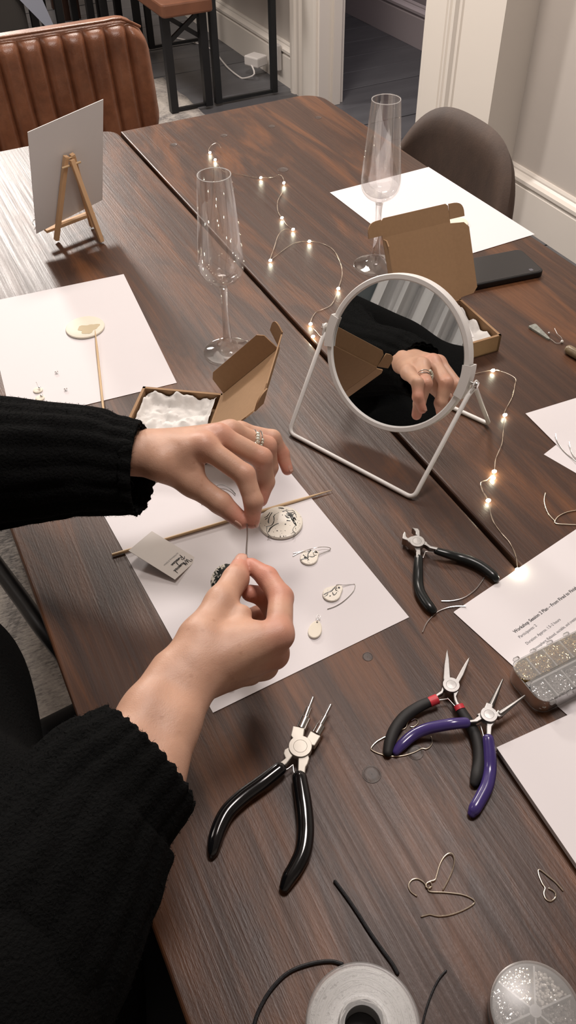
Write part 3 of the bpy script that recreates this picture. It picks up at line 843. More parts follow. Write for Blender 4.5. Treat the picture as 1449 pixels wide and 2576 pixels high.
# ---------------------------------------------------------------- porcelain pieces
def dome_disc(c, r, th, n=40, sx=1.0, ang=0.0):
    e = min(th * 0.45, 0.0016)
    prof = [(0.0004, 0), (r - e, 0), (r - e * 0.3, e * 0.3), (r, e), (r, th - e), (r - e * 0.3, th - e * 0.3), (r - e, th), (r * 0.5, th * 1.02), (0.0004, th * 1.03)]
    return MB().lathe(prof, c, n)
def hull_charm(c, r, lobe, rl, th, mt, name, label, cat='charm'):
    """flat round charm with a small lobe that carries the hole"""
    c = Vector(c); lobe = Vector(lobe); d = (lobe - c); dist = d.length; d.normalize(); s_ = Vector((-d.y, d.x, 0))
    al = math.acos(max(-1, min(1, (r - rl) / dist)))
    pts = []
    for k in range(29):
        a = al + (2 * math.pi - 2 * al) * k / 28; pts.append(c + (d * math.cos(a) + s_ * math.sin(a)) * r)
    for k in range(9):
        a = -al + 2 * al * k / 8; pts.append(lobe + (d * math.cos(a) + s_ * math.sin(a)) * rl)
    root = empty(name, (c.x, c.y, c.z - th)); tag(root, label, cat)
    MB().prism(pts, th).build('charm_body', mt, root, bevel=th * 0.32, seg=3)
    hl = lobe + d * rl * 0.1
    MB().lathe([(rl * 0.27, 0.00012), (0.0002, 0.00016)], hl + Vector((0, 0, 0.0001)), 14).build('hole', M['darkhole'], root)  # dark disc laid on the surface, painting the shade inside the hole
    return root
def wire(root, pts, r, mt, name='wire', sub=5):
    if root is None: return MB().tube(pts, r, 6, sub).build(name, M[mt])
    return MB().tube(pts, r, 6, sub).build(name, M[mt], root)
big = dome_disc(T(707, 1318, 0.0008), 0.0235, 0.0042, 56).build('porcelain_disc', M['spl1']); tag(big, 'large round black splattered porcelain disc beside the skewer', 'disc')
G6 = lambda x, y: (620 + 0.20704 * x, 1240 + 0.20704 * y)
def ink_marks(parent, h, strokes, dots, r0=0.00044):
    m = MB()
    for st_ in strokes:
        k_ = st_[0] if not hasattr(st_[0], '__len__') else 1.0
        pts_ = [T(*G6(*q_), h) for q_ in st_ if hasattr(q_, '__len__')]
        rr_s = [r0 * k_ * (0.45 + 0.9 * abs(math.sin(1.7 * i + len(pts_)))) for i in range(len(pts_))]
        m.tube(pts_, rr_s, 6, 4, flat=0.35)
    for (x_, y_, q_) in dots:
        rr_d = q_ * 0.20704 / 2650
        m.lathe([(rr_d, -0.0001), (rr_d * 0.9, 0.00012), (0.00002, 0.0002)], T(*G6(x_, y_), h), 10)
    m.build('ink_splash', M['inkgloss'], parent)
ink_marks(big, 0.00510, [[(310, 240), (280, 290), (265, 350), (275, 370)], [(285, 235), (250, 285), (215, 298)], [(230, 320), (262, 300)], [(330, 285), (338, 320), (326, 365), (300, 395), (240, 412)], [1.5, (385, 370), (330, 398), (290, 430), (268, 475)], [0.6, (250, 420), (248, 465), (275, 515), (308, 545)], [0.6, (390, 240), (340, 270), (330, 330)],
    [1.7, (390, 182), (435, 186), (455, 192)], [1.3, (440, 225), (480, 215), (520, 250), (560, 285)], [2.6, (520, 270), (548, 290), (560, 320), (580, 350)], [2.2, (545, 300), (575, 300), (600, 330)], [1.6, (470, 270), (500, 300), (540, 300)], [2.0, (560, 330), (585, 365), (605, 395)], [1.0, (500, 240), (560, 240), (605, 262)], [0.8, (600, 390), (568, 430), (565, 462), (592, 488), (568, 522)], [1.5, (495, 335), (530, 340)], [0.7, (480, 200), (520, 215), (575, 220), (610, 300)]],
    [(340, 272, 9), (437, 268, 7), (473, 380, 13), (373, 460, 10), (412, 530, 8), (452, 526, 8), (478, 523, 5), (330, 475, 6), (545, 495, 6), (565, 483, 9), (597, 430, 7), (470, 457, 5), (268, 530, 10), (410, 515, 5), (338, 527, 5), (265, 405, 6), (300, 395, 6), (223, 397, 6), (648, 375, 5), (640, 340, 4), (655, 290, 4), (620, 360, 5), (560, 210, 4), (430, 490, 4), (170, 370, 4), (235, 500, 4), (375, 320, 4), (350, 430, 4), (600, 450, 5), (640, 400, 4)])
cr = dome_disc(T(215, 826, 0.0010), 0.0272, 0.0032, 56).build('porcelain_disc', M['porcelain']); tag(cr, 'round plain cream porcelain disc with a puddle of glue', 'disc')
gm = MB(); gv = []
for k in range(26):
    a = 2 * math.pi * k / 26; rr = 0.0135 * (1 + 0.22 * math.sin(3 * a + 1) + 0.10 * math.sin(7 * a))
    gv.append(T(222, 826, 0.0046) + Vector((rr * 1.05 * math.cos(a), rr * 0.8 * math.sin(a), 0)))
gm.prism(gv, 0.0007)
gl_ = gm.build('glue_puddle', M['glue'], bevel=0.0003); tag(gl_, 'glossy puddle of glue on the plain cream disc', 'glue')

c1 = hull_charm(T(777, 1402, 0.0032), 0.0092, T(794, 1390, 0.0032), 0.0036, 0.0024, M['spl2'], 'earring', 'splattered porcelain charm with folded ear wire, nearest the large disc', 'earring')
ink_marks(c1, 0.00325, [[1.6, (778, 698), (748, 740), (742, 790), (700, 800), (668, 812)], [1.2, (690, 750), (720, 780), (760, 815)], [1.3, (760, 770), (800, 776), (828, 768)], [0.8, (705, 722), (745, 712), (775, 702)], [2.4, (715, 785), (725, 795)]], [(692, 757, 9), (745, 822, 6), (765, 850, 4), (750, 842, 4), (783, 752, 4)])
wire(c1, [T(738, 1392, 0.0012), T(765, 1386, 0.002), T(790, 1379, 0.005), T(812, 1376, 0.004), T(829, 1378, 0.003), T(830, 1383, 0.002), T(812, 1391, 0.002), T(798, 1396, 0.0028), T(791, 1396, 0.0036), T(788, 1389, 0.0042), T(794, 1386, 0.004), T(799, 1390, 0.0036)], 0.00042, 'silver', 'ear_wire')
wire(c1, [T(737, 1399, 0.0012), T(752, 1391, 0.0012), T(768, 1386, 0.0012)], 0.00042, 'silver', 'ear_wire')
c2 = hull_charm(T(834, 1493, 0.0032), 0.0090, T(852, 1479, 0.0032), 0.0042, 0.0024, M['spl2'], 'earring', 'splattered porcelain charm with open looped ear wire, in the middle', 'earring')
ink_marks(c2, 0.00325, [[1.4, (945, 1232), (985, 1210), (1030, 1190), (1078, 1140)], [0.9, (948, 1260), (978, 1240), (990, 1215)], [1.1, (1045, 1205), (1062, 1240), (1095, 1215)], [0.9, (1075, 1150), (1090, 1185), (1105, 1180)]], [(1035, 1185, 12), (1015, 1250, 11), (1095, 1210, 6), (1112, 1195, 5)])
wire(c2, [T(852, 1485, 0.0012), T(846, 1478, 0.004), T(848, 1471, 0.004), T(864, 1472, 0.002), T(880, 1470, 0.0012), T(891, 1469, 0.0012), T(893, 1475, 0.0012), T(887, 1490, 0.0012), T(866, 1511, 0.0012), T(844, 1525, 0.0012), T(824, 1532, 0.0012)], 0.00042, 'silver', 'ear_wire')
c3 = empty('pendant', T(794, 1584, 0.0008)); tag(c3, 'small plain oval porcelain charm nearest the edge of the sheet', 'charm')
op = []
ax = (T(801, 1560, 0.0032) - T(790, 1600, 0.0032)).normalized(); sd = Vector((-ax.y, ax.x, 0)); oc = T(793, 1582, 0.0032)
for k in range(32):
    a = 2 * math.pi * k / 32; op.append(oc + ax * math.cos(a) * 0.0103 + sd * math.sin(a) * 0.0064 * (1 - 0.16 * math.cos(a)))
MB().prism(op, 0.0024).build('charm_body', M['porcelain'], c3, bevel=0.0008, seg=3)
MB().lathe([(0.0008, 0.00012), (0.0001, 0.00015)], oc + ax * 0.0080 + Vector((0, 0, 0.0001)), 12).build('hole', M['darkhole'], c3)  # no opening cut: dark disc painted as the hole's shade
jr = oc + ax * 0.0100
MB().tube([jr + ax * 0.0024 * math.cos(a) + Vector((0, 0, 0.0024 * math.sin(a) - 0.0006)) for a in [2 * math.pi * k / 12 for k in range(12)]], 0.00035, 6, 2, closed=True).build('jump_ring', M['silver'], c3)
jr2 = oc + ax * 0.0140 + Vector((0, 0, 0.0006))
MB().tube([jr2 + ax * 0.0022 * math.cos(a) + sd * 0.0018 * math.sin(a) for a in [2 * math.pi * k / 12 for k in range(12)]], 0.00035, 6, 2, closed=True).build('jump_ring', M['silver'], c3)
jc = T(580, 1731, 0.0010)
o = MB().tube([jc + Vector((0.0031 * math.cos(a), 0.0031 * math.sin(a), 0)) for a in [2 * math.pi * k / 16 for k in range(16)]], 0.00035, 6, 2, closed=True).build('jump_ring', M['silver']); tag(o, 'single silver jump ring at the near corner of the sheet', 'ring')
# studs on the left sheet
st = empty('stud_earring', T(97, 982, 0.0008)); tag(st, 'oval stud earring with upright silver post near the black sleeve', 'earring')
dome_disc(T(96, 983, 0.0008), 0.0062, 0.0018, 28).build('stud_face', M['porcelain'], st)
MB().tube([T(99, 980, 0.0025), T(99, 980, 0.0025) + Vector((-0.001, 0.002, 0.011))], 0.0004, 6, 1).build('post', M['silver'], st)
MB().lathe([(0.0001, 0), (0.0016, 0.0003), (0.0018, 0.0012), (0.0008, 0.002), (0.0001, 0.002)], T(100, 976, 0.0045), 12).build('clasp', M['silver'], st)
sf = empty('stud_earring', T(103, 998, 0.0008)); tag(sf, 'second stud earring half hidden by the black sleeve', 'earring')
dome_disc(T(101, 1003, 0.0008), 0.0058, 0.0018, 28).build('stud_face', M['porcelain'], sf)
MB().lathe([(0.0001, 0), (0.0016, 0.0003), (0.0018, 0.0012), (0.0008, 0.002), (0.0001, 0.002)], T(105, 996, 0.0028), 12).build('clasp', M['silver'], sf)
for (px, py, lb) in ((143, 939, 'tiny silver earring back lying alone below the cream disc'), (166, 982, 'tiny silver earring back next to the oval stud')):
    cc = T(px, py, 0.0008); b_ = empty('stud_fastener', cc); tag(b_, lb, 'fastener')
    MB().lathe([(0.0001, 0), (0.0014, 0.0), (0.0016, 0.0006), (0.0006, 0.0009), (0.0001, 0.0009)], cc, 10).build('base', M['silver'], b_)
    for s_ in (-1, 1):
        MB().tube([cc + Vector((s_ * 0.0014, 0, 0.0005)), cc + Vector((s_ * 0.0021, 0, 0.0022)), cc + Vector((s_ * 0.0010, 0, 0.0030)), cc + Vector((s_ * 0.0004, 0, 0.0014))], 0.0005, 6, 3).build('curl', M['silver'], b_)

# ---------------------------------------------------------------- loose wires
def lone_wire(pts, r, mt, name, label, cat='wire', h=0.0009):
    o = MB().tube([T(p[0], p[1], p[2] if len(p) > 2 else h) for p in pts], r, 7, 6).build(name, M[mt]); return tag(o, label, cat)
lone_wire([(1111, 1512), (1140, 1511), (1170, 1502), (1195, 1484), (1209, 1467), (1218, 1453)], 0.0006, 'silver', 'wire_offcut', 'curved silver wire offcut ending under the end cutter handle')
lone_wire([(1063, 1590), (1075, 1565), (1098, 1541), (1125, 1529), (1150, 1525, 0.0014), (1171, 1525, 0.002)], 0.0006, 'silver', 'wire_offcut', 'curved silver wire offcut whose end rests on the printed plan corner')
lone_wire([(1372, 1240), (1369, 1262), (1378, 1290), (1396, 1311)], 0.0006, 'palegold', 'wire_offcut', 'short curved pale wire at the right edge beside a wire loop')
lone_wire([(1449, 1284), (1425, 1289), (1405, 1299), (1396, 1311), (1400, 1317), (1425, 1319), (1449, 1320)], 0.0006, 'palegold', 'ear_wire', 'bent pale wire loop cut by the right edge of the photo', 'wire')
lone_wire([(1398, 1091, 0.006), (1401, 1108, 0.003), (1415, 1130, 0.002), (1434, 1148, 0.002), (1456, 1165, 0.002)], 0.0006, 'silver', 'wire_offcut', 'longer silver wire lying on the upper right edge sheet', h=0.0016)
lone_wire([(1432, 1111, 0.006), (1435, 1128, 0.003), (1443, 1146, 0.003), (1460, 1163, 0.003)], 0.0006, 'silver', 'wire_offcut', 'shorter silver wire crossing on the upper right edge sheet', h=0.0026)
lone_wire([(1353, 2192), (1362, 2212), (1370, 2230), (1370, 2238), (1367, 2248), (1371, 2260), (1383, 2268), (1394, 2264), (1398, 2252), (1393, 2241), (1381, 2236)], 0.00055, 'palegold', 'ear_wire', 'small pale gold ear wire with round loop beside the white pad', 'ear wire') if False else None
lone_wire([(1416, 2240), (1398, 2220), (1378, 2203), (1360, 2189), (1354, 2190), (1356, 2203), (1364, 2222), (1371, 2234), (1368, 2247), (1373, 2261), (1385, 2267), (1396, 2260), (1398, 2250), (1392, 2241), (1381, 2235)], 0.00055, 'palegold', 'ear_wire', 'small pale gold ear wire with round loop near the white pad', 'ear wire')
lone_wire([(1115, 2237), (1128, 2213), (1139, 2187), (1143, 2163), (1138, 2149), (1129, 2147), (1117, 2156), (1106, 2176), (1098, 2203), (1094, 2213), (1083, 2217), (1074, 2222), (1072, 2230), (1079, 2234), (1086, 2229), (1083, 2220)], 0.00055, 'palegold', 'ear_wire', 'upright looped pale gold ear wire in the pair above the round box', 'ear wire', h=0.0019)
lone_wire([(1060, 2306), (1078, 2301), (1084, 2301), (1105, 2305), (1135, 2301), (1165, 2290), (1188, 2277), (1194, 2268), (1184, 2259), (1160, 2250), (1120, 2245), (1083, 2243), (1075, 2235), (1065, 2219), (1050, 2211), (1036, 2214), (1028, 2227), (1033, 2242), (1048, 2254)], 0.00055, 'palegold', 'ear_wire', 'wide bent pale gold ear wire lying under its looped partner', 'ear wire', h=0.0009)
lone_wire([(971, 1853, 0.0012), (948, 1866), (935, 1880), (936, 1887), (955, 1896), (982, 1902), (1012, 1901), (1040, 1893), (1061, 1883), (1071, 1884), (1081, 1879), (1087, 1867), (1084, 1853)], 0.0006, 'palegold', 'ear_wire', 'large bent pale gold ear wire around the plier handle tips', 'ear wire')
lone_wire([(1005, 1837), (1020, 1831), (1025, 1818), (1030, 1810)], 0.0006, 'palegold', 'wire_offcut', 'short pale wire against the matt black plier handle')
lone_wire([(1033, 1828), (1041, 1828), (1050, 1820), (1050, 1811), (1043, 1808), (1036, 1812)], 0.0006, 'palegold', 'wire_offcut', 'tiny open wire ring between the crossed plier handles')
lone_wire([(508, 1269, 0.0012), (516, 1258, 0.002), (530, 1238, 0.004), (545, 1221, 0.006), (565, 1221, 0.006), (582, 1232, 0.004), (592, 1243, 0.003)], 0.0006, 'darksteel', 'wire_offcut', 'dark curved wire on the sheet below the left palm')

# ---------------------------------------------------------------- pliers
def P3(lst, h): return [T(a, b, h) for a, b in lst]
def pliers(name, label, joint, jr, plates, handles, spring, pins=(), hm='glossblack', metal='plate', bands=(), jh=0.0125, sr=0.0005):
    jp = T(*joint, 0)
    root = empty(name, (jp.x, jp.y, TT)); tag(root, label, 'pliers')
    for nm, poly, hh, th in plates:
        MB().prism(P3(poly, hh), th).build(nm, M[metal], root, bevel=0.0007, seg=2)
    jt = T(joint[0], joint[1], jh + 0.0007)
    MB().lathe([(0.0001, -0.006), (jr, -0.006), (jr, -0.0005), (jr * 0.97, 0), (jr * 0.60, 0.0), (jr * 0.585, -0.0002), (jr * 0.565, 0.0), (0.0001, 0.0001)], jt, 36).build('pivot', M[metal], root)
    for pth, rad in handles:
        pts = [T(a, b, (c if (c is not None) else rr)) for (a, b, c), rr in zip(pth, rad)]
        MB().tube(pts, rad, 16, 5, flat=0.86).build('handle_grip', M[hm], root)
    for pth in spring:
        MB().tube([T(a, b, 0.008) for a, b in pth], sr, 6, 2).build('spring', M['silver'], root)
    for a, b, r1 in pins:
        MB().lathe([(0.0001, 0), (r1, 0), (r1, (T(*b) - T(*a)).length - 0.0004), (r1 - 0.0004, (T(*b) - T(*a)).length), (0.0001, (T(*b) - T(*a)).length)], T(*a), 18, axis=(T(*b) - T(*a)).normalized()).build('jaw_pin', M['chrome'], root)
    for a, b, r1 in bands:
        MB().tube([T(*a), T(*b)], r1, 16, 1, round_ends=False, flat=0.86).build('grip_band', M['red'], root)
    return root

def cx(x, y, ox, oy, s_): return (ox + x * s_, oy + y * s_)
A = lambda x, y: cx(x, y, 450, 1700, 0.34507)
rl = [0.0058, 0.0065, 0.0067, 0.0066, 0.0064, 0.0060, 0.0048, 0.0030]
rr_ = [0.0062, 0.0068, 0.0069, 0.0069, 0.0067, 0.0063, 0.0058, 0.0042]
pliers('bail_pliers', 'large pliers with stepped round jaws and glossy black handles', A(885, 512), 0.0098,
    [('jaw', [A(832, 365), A(918, 378), A(908, 445), A(935, 470), A(900, 520), A(860, 500), A(835, 462), A(815, 435)], 0.0125, 0.007),
     ('jaw', [A(960, 400), A(1035, 437), A(990, 510), A(950, 500), A(925, 465)], 0.0120, 0.007),
     ('handle_arm', [A(800, 520), A(830, 545), A(835, 575), A(785, 640), A(742, 672), A(706, 655), A(745, 625), A(776, 600), A(762, 565), A(770, 538)], 0.0115, 0.006),
     ('handle_arm', [A(870, 580), A(905, 585), A(940, 565), A(952, 600), A(940, 640), A(925, 665), A(918, 725), A(866, 725)], 0.0115, 0.006)],
    [([(*A(733, 680), 0.0085), (*A(600, 785), 0.0075), (*A(470, 880), None), (*A(360, 985), None), (*A(300, 1090), None), (*A(265, 1190), None), (*A(248, 1270), None), (*A(238, 1310), None)], rl),
     ([(*A(880, 745), 0.0085), (*A(905, 900), 0.0078), (*A(920, 1030), None), (*A(923, 1150), None), (*A(905, 1280), None), (*A(855, 1390), None), (*A(805, 1470), None), (*A(772, 1540), None)], rr_)],
    [[A(765, 690), A(795, 678), A(830, 650)], [A(833, 650), A(836, 690), A(846, 722)]],
    pins=[((*A(890, 385), 0.009), (*A(925, 305), 0.0105), 0.0046), ((*A(915, 320), 0.0098), (*A(948, 232), 0.0115), 0.0030), ((*A(945, 240), 0.0108), (*A(978, 155), 0.0125), 0.0016),
          ((*A(1002, 425), 0.009), (*A(1037, 362), 0.0105), 0.0044), ((*A(1025, 370), 0.0098), (*A(1070, 290), 0.0115), 0.0028), ((*A(1063, 298), 0.0108), (*A(1108, 208), 0.0125), 0.0015)])

B = lambda x, y: cx(x, y, 850, 1450, 0.41339)
pliers('chain_nose_pliers', 'pointed jaw pliers with matt black handles and red bands', B(690, 658), 0.0075,
    [('jaw', [B(667, 440), B(678, 500), B(684, 590), B(688, 640), B(650, 665), B(642, 620), B(647, 545), B(658, 470)], 0.0125, 0.006),
     ('jaw', [B(803, 485), B(800, 512), B(765, 600), B(735, 652), B(712, 636), B(745, 575), B(780, 515)], 0.0115, 0.006),
     ('handle_arm', [B(640, 662), B(652, 680), B(640, 710), B(600, 735), B(580, 745), B(562, 735), B(600, 715), B(628, 695)], 0.0105, 0.005),
     ('handle_arm', [B(690, 690), B(715, 695), B(734, 675), B(736, 700), B(722, 730), B(732, 760), B(748, 785), B(722, 785), B(708, 750), B(702, 710)], 0.0115, 0.005)],
    [([(*B(585, 752), 0.0085), (*B(500, 790), 0.0075), (*B(410, 850), None), (*B(350, 925), None), (*B(318, 1000), None), (*B(303, 1070), None)], [0.0042, 0.0050, 0.0052, 0.0052, 0.0050, 0.0040]),
     ([(*B(738, 800), 0.0080), (*B(780, 865), 0.0068), (*B(830, 950), 0.0055), (*B(856, 1040), 0.0055), (*B(858, 1130), None), (*B(845, 1210), None), (*B(832, 1255), None)], [0.0042, 0.0048, 0.0050, 0.0051, 0.0052, 0.0050, 0.0038])],
    [[B(600, 755), B(668, 745)], [B(668, 742), B(690, 765), B(712, 790)]], hm='mattblack', metal='steel',
    bands=[((*B(605, 745), 0.0088), (*B(555, 766), 0.0084), 0.0046), ((*B(733, 785), 0.0088), (*B(746, 812), 0.0082), 0.0045)])

pliers('round_nose_pliers', 'thin round nose pliers with purple handles lying over the black pair', B(920, 838), 0.0072,
    [('jaw', [B(905, 765), B(946, 778), B(942, 800), B(965, 812), B(955, 850), B(900, 850), B(880, 845), B(890, 800)], 0.0165, 0.006),
     ('jaw', [B(975, 808), B(1012, 838), B(985, 856), B(950, 845), B(965, 825)], 0.0155, 0.006),
     ('handle_arm', [B(868, 825), B(872, 855), B(895, 860), B(850, 885), B(775, 892), B(770, 878), B(830, 868), B(855, 848), B(846, 838)], 0.0150, 0.004),
     ('handle_arm', [B(905, 868), B(945, 860), B(968, 855), B(955, 890), B(938, 915), B(932, 990), B(905, 990), B(905, 920)], 0.0145, 0.004)],
    [([(*B(775, 890), 0.0155), (*B(700, 897), 0.0160), (*B(620, 910), 0.013), (*B(540, 928), 0.0095), (*B(460, 965), 0.0062), (*B(390, 1025), None), (*B(355, 1065), None)], [0.0047, 0.0050, 0.0051, 0.0051, 0.0050, 0.0048, 0.0036]),
     ([(*B(915, 992), 0.0120), (*B(925, 1090), 0.0085), (*B(925, 1180), None), (*B(908, 1270), None), (*B(875, 1340), None), (*B(835, 1410), None), (*B(818, 1440), None)], [0.0048, 0.0053, 0.0055, 0.0055, 0.0054, 0.0052, 0.0038])],
    [[B(780, 903), B(868, 906)], [B(866, 898), B(876, 935), B(890, 985)]], hm='purple', metal='steel', jh=0.0165)
rn = [o for o in bpy.data.objects if o.name.startswith('round_nose_pliers')][0]
MB().tube([T(*B(930, 790), 0.0135), T(*B(1003, 628), 0.0165)], [0.0030, 0.0007], 12, 1).build('jaw_tip', M['darksteel'], rn)
MB().tube([T(*B(988, 838), 0.0135), T(*B(1137, 726), 0.0175)], [0.0030, 0.0008], 12, 1).build('jaw_tip', M['darksteel'], rn)

D = lambda x, y: cx(x, y, 980, 1300, 0.22084)
pliers('end_cutters', 'end cutting pliers with blunt pincer jaws and black handles', D(315, 275), 0.0078,
    [('jaw', [D(170, 163), D(188, 180), D(192, 222), D(212, 240), D(245, 222), D(300, 212), D(320, 300), D(290, 325), D(245, 310), D(195, 262), D(146, 245), D(152, 200)], 0.0135, 0.010),
     ('jaw', [D(255, 122), D(325, 130), D(346, 160), D(348, 218), D(322, 222), D(298, 200), D(297, 170), D(275, 140)], 0.0130, 0.009),
     ('handle_arm', [D(330, 225), D(430, 290), D(435, 305), D(470, 330), D(556, 346), D(545, 373), D(455, 352), D(405, 318), D(370, 310), D(330, 330)], 0.0125, 0.006),
     ('handle_arm', [D(272, 328), D(300, 330), D(350, 340), D(356, 400), D(353, 462), D(303, 464), D(303, 390)], 0.0120, 0.006)],
    [([(*D(545, 392), 0.0088), (*D(660, 425), 0.0078), (*D(790, 462), None), (*D(910, 500), None), (*D(1020, 550), None), (*D(1110, 610), None), (*D(1175, 665), None), (*D(1205, 700), None)], [0.0040, 0.0048, 0.0053, 0.0055, 0.0055, 0.0054, 0.0052, 0.0044]),
     ([(*D(330, 470), 0.0085), (*D(325, 600), 0.0075), (*D(325, 740), None), (*D(345, 850), None), (*D(400, 950), None), (*D(455, 1025), None), (*D(490, 1065), None)], [0.0044, 0.0050, 0.0053, 0.0054, 0.0054, 0.0052, 0.0044])],
    [[D(383, 465), D(412, 387)], [D(415, 397), D(520, 402)]], hm='blackgrip', metal='steel', jh=0.0137)

# ---------------------------------------------------------------- cords, spool, bead box
o = MB().tube([T(843, 2218, 0.0014), T(870, 2254, 0.0014), T(900, 2298, 0.0014), T(930, 2345, 0.0014), T(958, 2385, 0.0014), T(985, 2422, 0.0014), T(1000, 2448, 0.0014)], 0.0014, 8, 5).build('black_cord', M['cord']); tag(o, 'thick black cord end pointing from the spool to the bail pliers', 'cord')
o = MB().tube([T(636, 2590, 0.0014), T(650, 2545, 0.0014), T(680, 2492, 0.0014), T(725, 2447, 0.0014), T(780, 2425, 0.0014), T(830, 2418, 0.0014), T(860, 2425, 0.0014)], 0.0014, 8, 5).build('black_cord', M['cord']); tag(o, 'thick black cord curving out left of the clear spool', 'cord')
o = MB().tube([T(1060, 2590, 0.0010), T(1072, 2540, 0.0010), T(1088, 2495, 0.0010), T(1105, 2462, 0.0012), T(1122, 2442, 0.0012)], 0.0008, 8, 5).build('black_cord', M['cord']); tag(o, 'thin black cord between the spool and the round box', 'cord')

sh = 0.026
sp_c = T(903, 2556, sh); r_sp = (T(1045, 2556, sh) - T(760, 2556, sh)).length / 2
far_ = T(905, 2403, sh); sp_c = Vector((sp_c.x, far_.y - r_sp * 0.985, TT + sh))
sp = empty('thread_spool', (sp_c.x, sp_c.y, TT + 0.003)); tag(sp, 'white translucent spool of clear elastic thread at the bottom edge', 'spool')
for zz, nm in ((sh - 0.0022, 'flange'), (0.003, 'flange')):
    MB().lathe([(r_sp * 0.32, 0), (r_sp, 0), (r_sp + 0.0004, 0.0008), (r_sp, 0.0018), (r_sp * 0.985, 0.0022), (r_sp * 0.96, 0.0016), (r_sp * 0.44, 0.0016), (r_sp * 0.41, 0.0026), (r_sp * 0.36, 0.0026), (r_sp * 0.32, 0.0016)], (sp_c.x, sp_c.y, TT + zz), 72, closed=True).build(nm, M['milky'] if zz > 0.01 else M['cloudy'], sp)
MB().lathe([(r_sp * 0.32, 0.005), (r_sp * 0.34, 0.005), (r_sp * 0.34, sh - 0.003), (r_sp * 0.32, sh - 0.003)], (sp_c.x, sp_c.y, TT), 40, closed=True).build('core', M['cloudy'], sp)
wnd = MB(); prof = []
rw = random.Random(2)
for i in range(46):
    zz = 0.0055 + (sh - 0.0085) * i / 45; prof.append((r_sp * 0.93 + 0.0006 * math.sin(i * 2.1) + rw.uniform(-.0004, .0004), zz))
prof = [(r_sp * 0.36, 0.0055)] + prof + [(r_sp * (0.93 - 0.5 * k / 12), sh - 0.003 + 0.0005 * math.sin(k * 2.4)) for k in range(13)]
wnd.lathe(prof, (sp_c.x, sp_c.y, TT), 72)
wo = wnd.build('thread_winding', M['thread'], sp)
cm_ = MB(); rc2 = random.Random(21)
for k in range(90):                                    # slack loops of the top layers
    rq = r_sp * rc2.uniform(0.40, 0.93); ph2 = rc2.uniform(0, 6.3); am = rc2.uniform(0.0002, 0.0011); fq = rc2.choice((3, 5, 7, 9))
    zq = sh - 0.0031 + rc2.uniform(-0.0004, 0.0003); a1 = rc2.uniform(0, 6.3); ln_ = rc2.uniform(1.2, 5.5)
    cm_.tube([Vector((sp_c.x, sp_c.y, TT)) + Vector(((rq + am * math.sin(fq * (a1 + t * ln_) + ph2)) * math.cos(a1 + t * ln_), (rq + am * math.sin(fq * (a1 + t * ln_) + ph2)) * math.sin(a1 + t * ln_), zq)) for t in [i / 40 for i in range(41)]], 0.00032, 5, 1)
co_ = cm_.build('thread_loops', M['loop'], sp); co_['kind'] = 'stuff'
MB().lathe([(0.0001, 0.0), (r_sp * 0.31, 0.0)], (sp_c.x, sp_c.y, TT + 0.0042), 30).build('hole_shade', M['darkhole'], sp)  # dark disc standing in for the shade down the spool's centre

rh = 0.020
rc = T(1349, 2541, rh); rr0 = (T(1345, 2421, rh) - rc).length
bx = empty('bead_box', (rc.x, rc.y, TT)); tag(bx, 'round clear plastic divided box of beads at the bottom right', 'box')
MB().lathe([(0.0001, 0.0), (rr0 - 0.001, 0.0), (rr0, 0.001), (rr0, rh - 0.004), (rr0 - 0.0012, rh - 0.004), (rr0 - 0.0012, 0.0014), (0.0001, 0.0014)], (rc.x, rc.y, TT), 72).build('tray', M['clear'], bx)
MB().lathe([(0.0001, rh), (rr0 * 0.97, rh), (rr0 + 0.0010, rh - 0.0008), (rr0 + 0.0014, rh - 0.003), (rr0 + 0.0014, rh - 0.007), (rr0 + 0.0004, rh - 0.007), (rr0 + 0.0004, rh - 0.003), (rr0 * 0.97, rh - 0.0012), (0.0001, rh - 0.0012)], (rc.x, rc.y, TT), 72).build('lid', M['clear'], bx)
a0 = math.atan2((T(1345, 2421, rh) - rc).y, (T(1345, 2421, rh) - rc).x)
for k in range(6):
    a = a0 + k * math.pi / 3; dd = Vector((math.cos(a), math.sin(a), 0))
    cc = Vector((rc.x, rc.y, TT))
    MB().bar(cc + dd * 0.003 + Vector((0, 0, 0.0095)), cc + dd * (rr0 - 0.0015) + Vector((0, 0, 0.0095)), 0.0012, 0.0155).build('divider', M['cloudy'], bx)
MB().lathe([(0.0001, 0.0015), (0.004, 0.0015), (0.004, rh - 0.002), (0.0001, rh - 0.002)], (rc.x, rc.y, TT), 20).build('hub', M['cloudy'], bx)
ico = bmesh.new(); bmesh.ops.create_icosphere(ico, subdivisions=1, radius=1.0)
iv = [v.co.copy() for v in ico.verts]; fi = [tuple(v.index for v in f.verts) for f in ico.faces]; ico.free()
rb2 = random.Random(9)
for k in range(6):
    m = MB()
    for _ in range(230):
        a = a0 + (k + rb2.uniform(0.07, 0.93)) * math.pi / 3; q = math.sqrt(rb2.uniform(0.04, 0.86)) * rr0
        c = Vector((rc.x + q * math.cos(a), rc.y + q * math.sin(a), TT + 0.003 + rb2.uniform(0, 0.0095)))
        rad = rb2.uniform(0.0009, 0.0014)
        m.add([c + v * rad for v in iv], fi, False)
    o = m.build('beads', M[('palegold', 'silver', 'bead')[k % 3]], bx); o['kind'] = 'stuff'

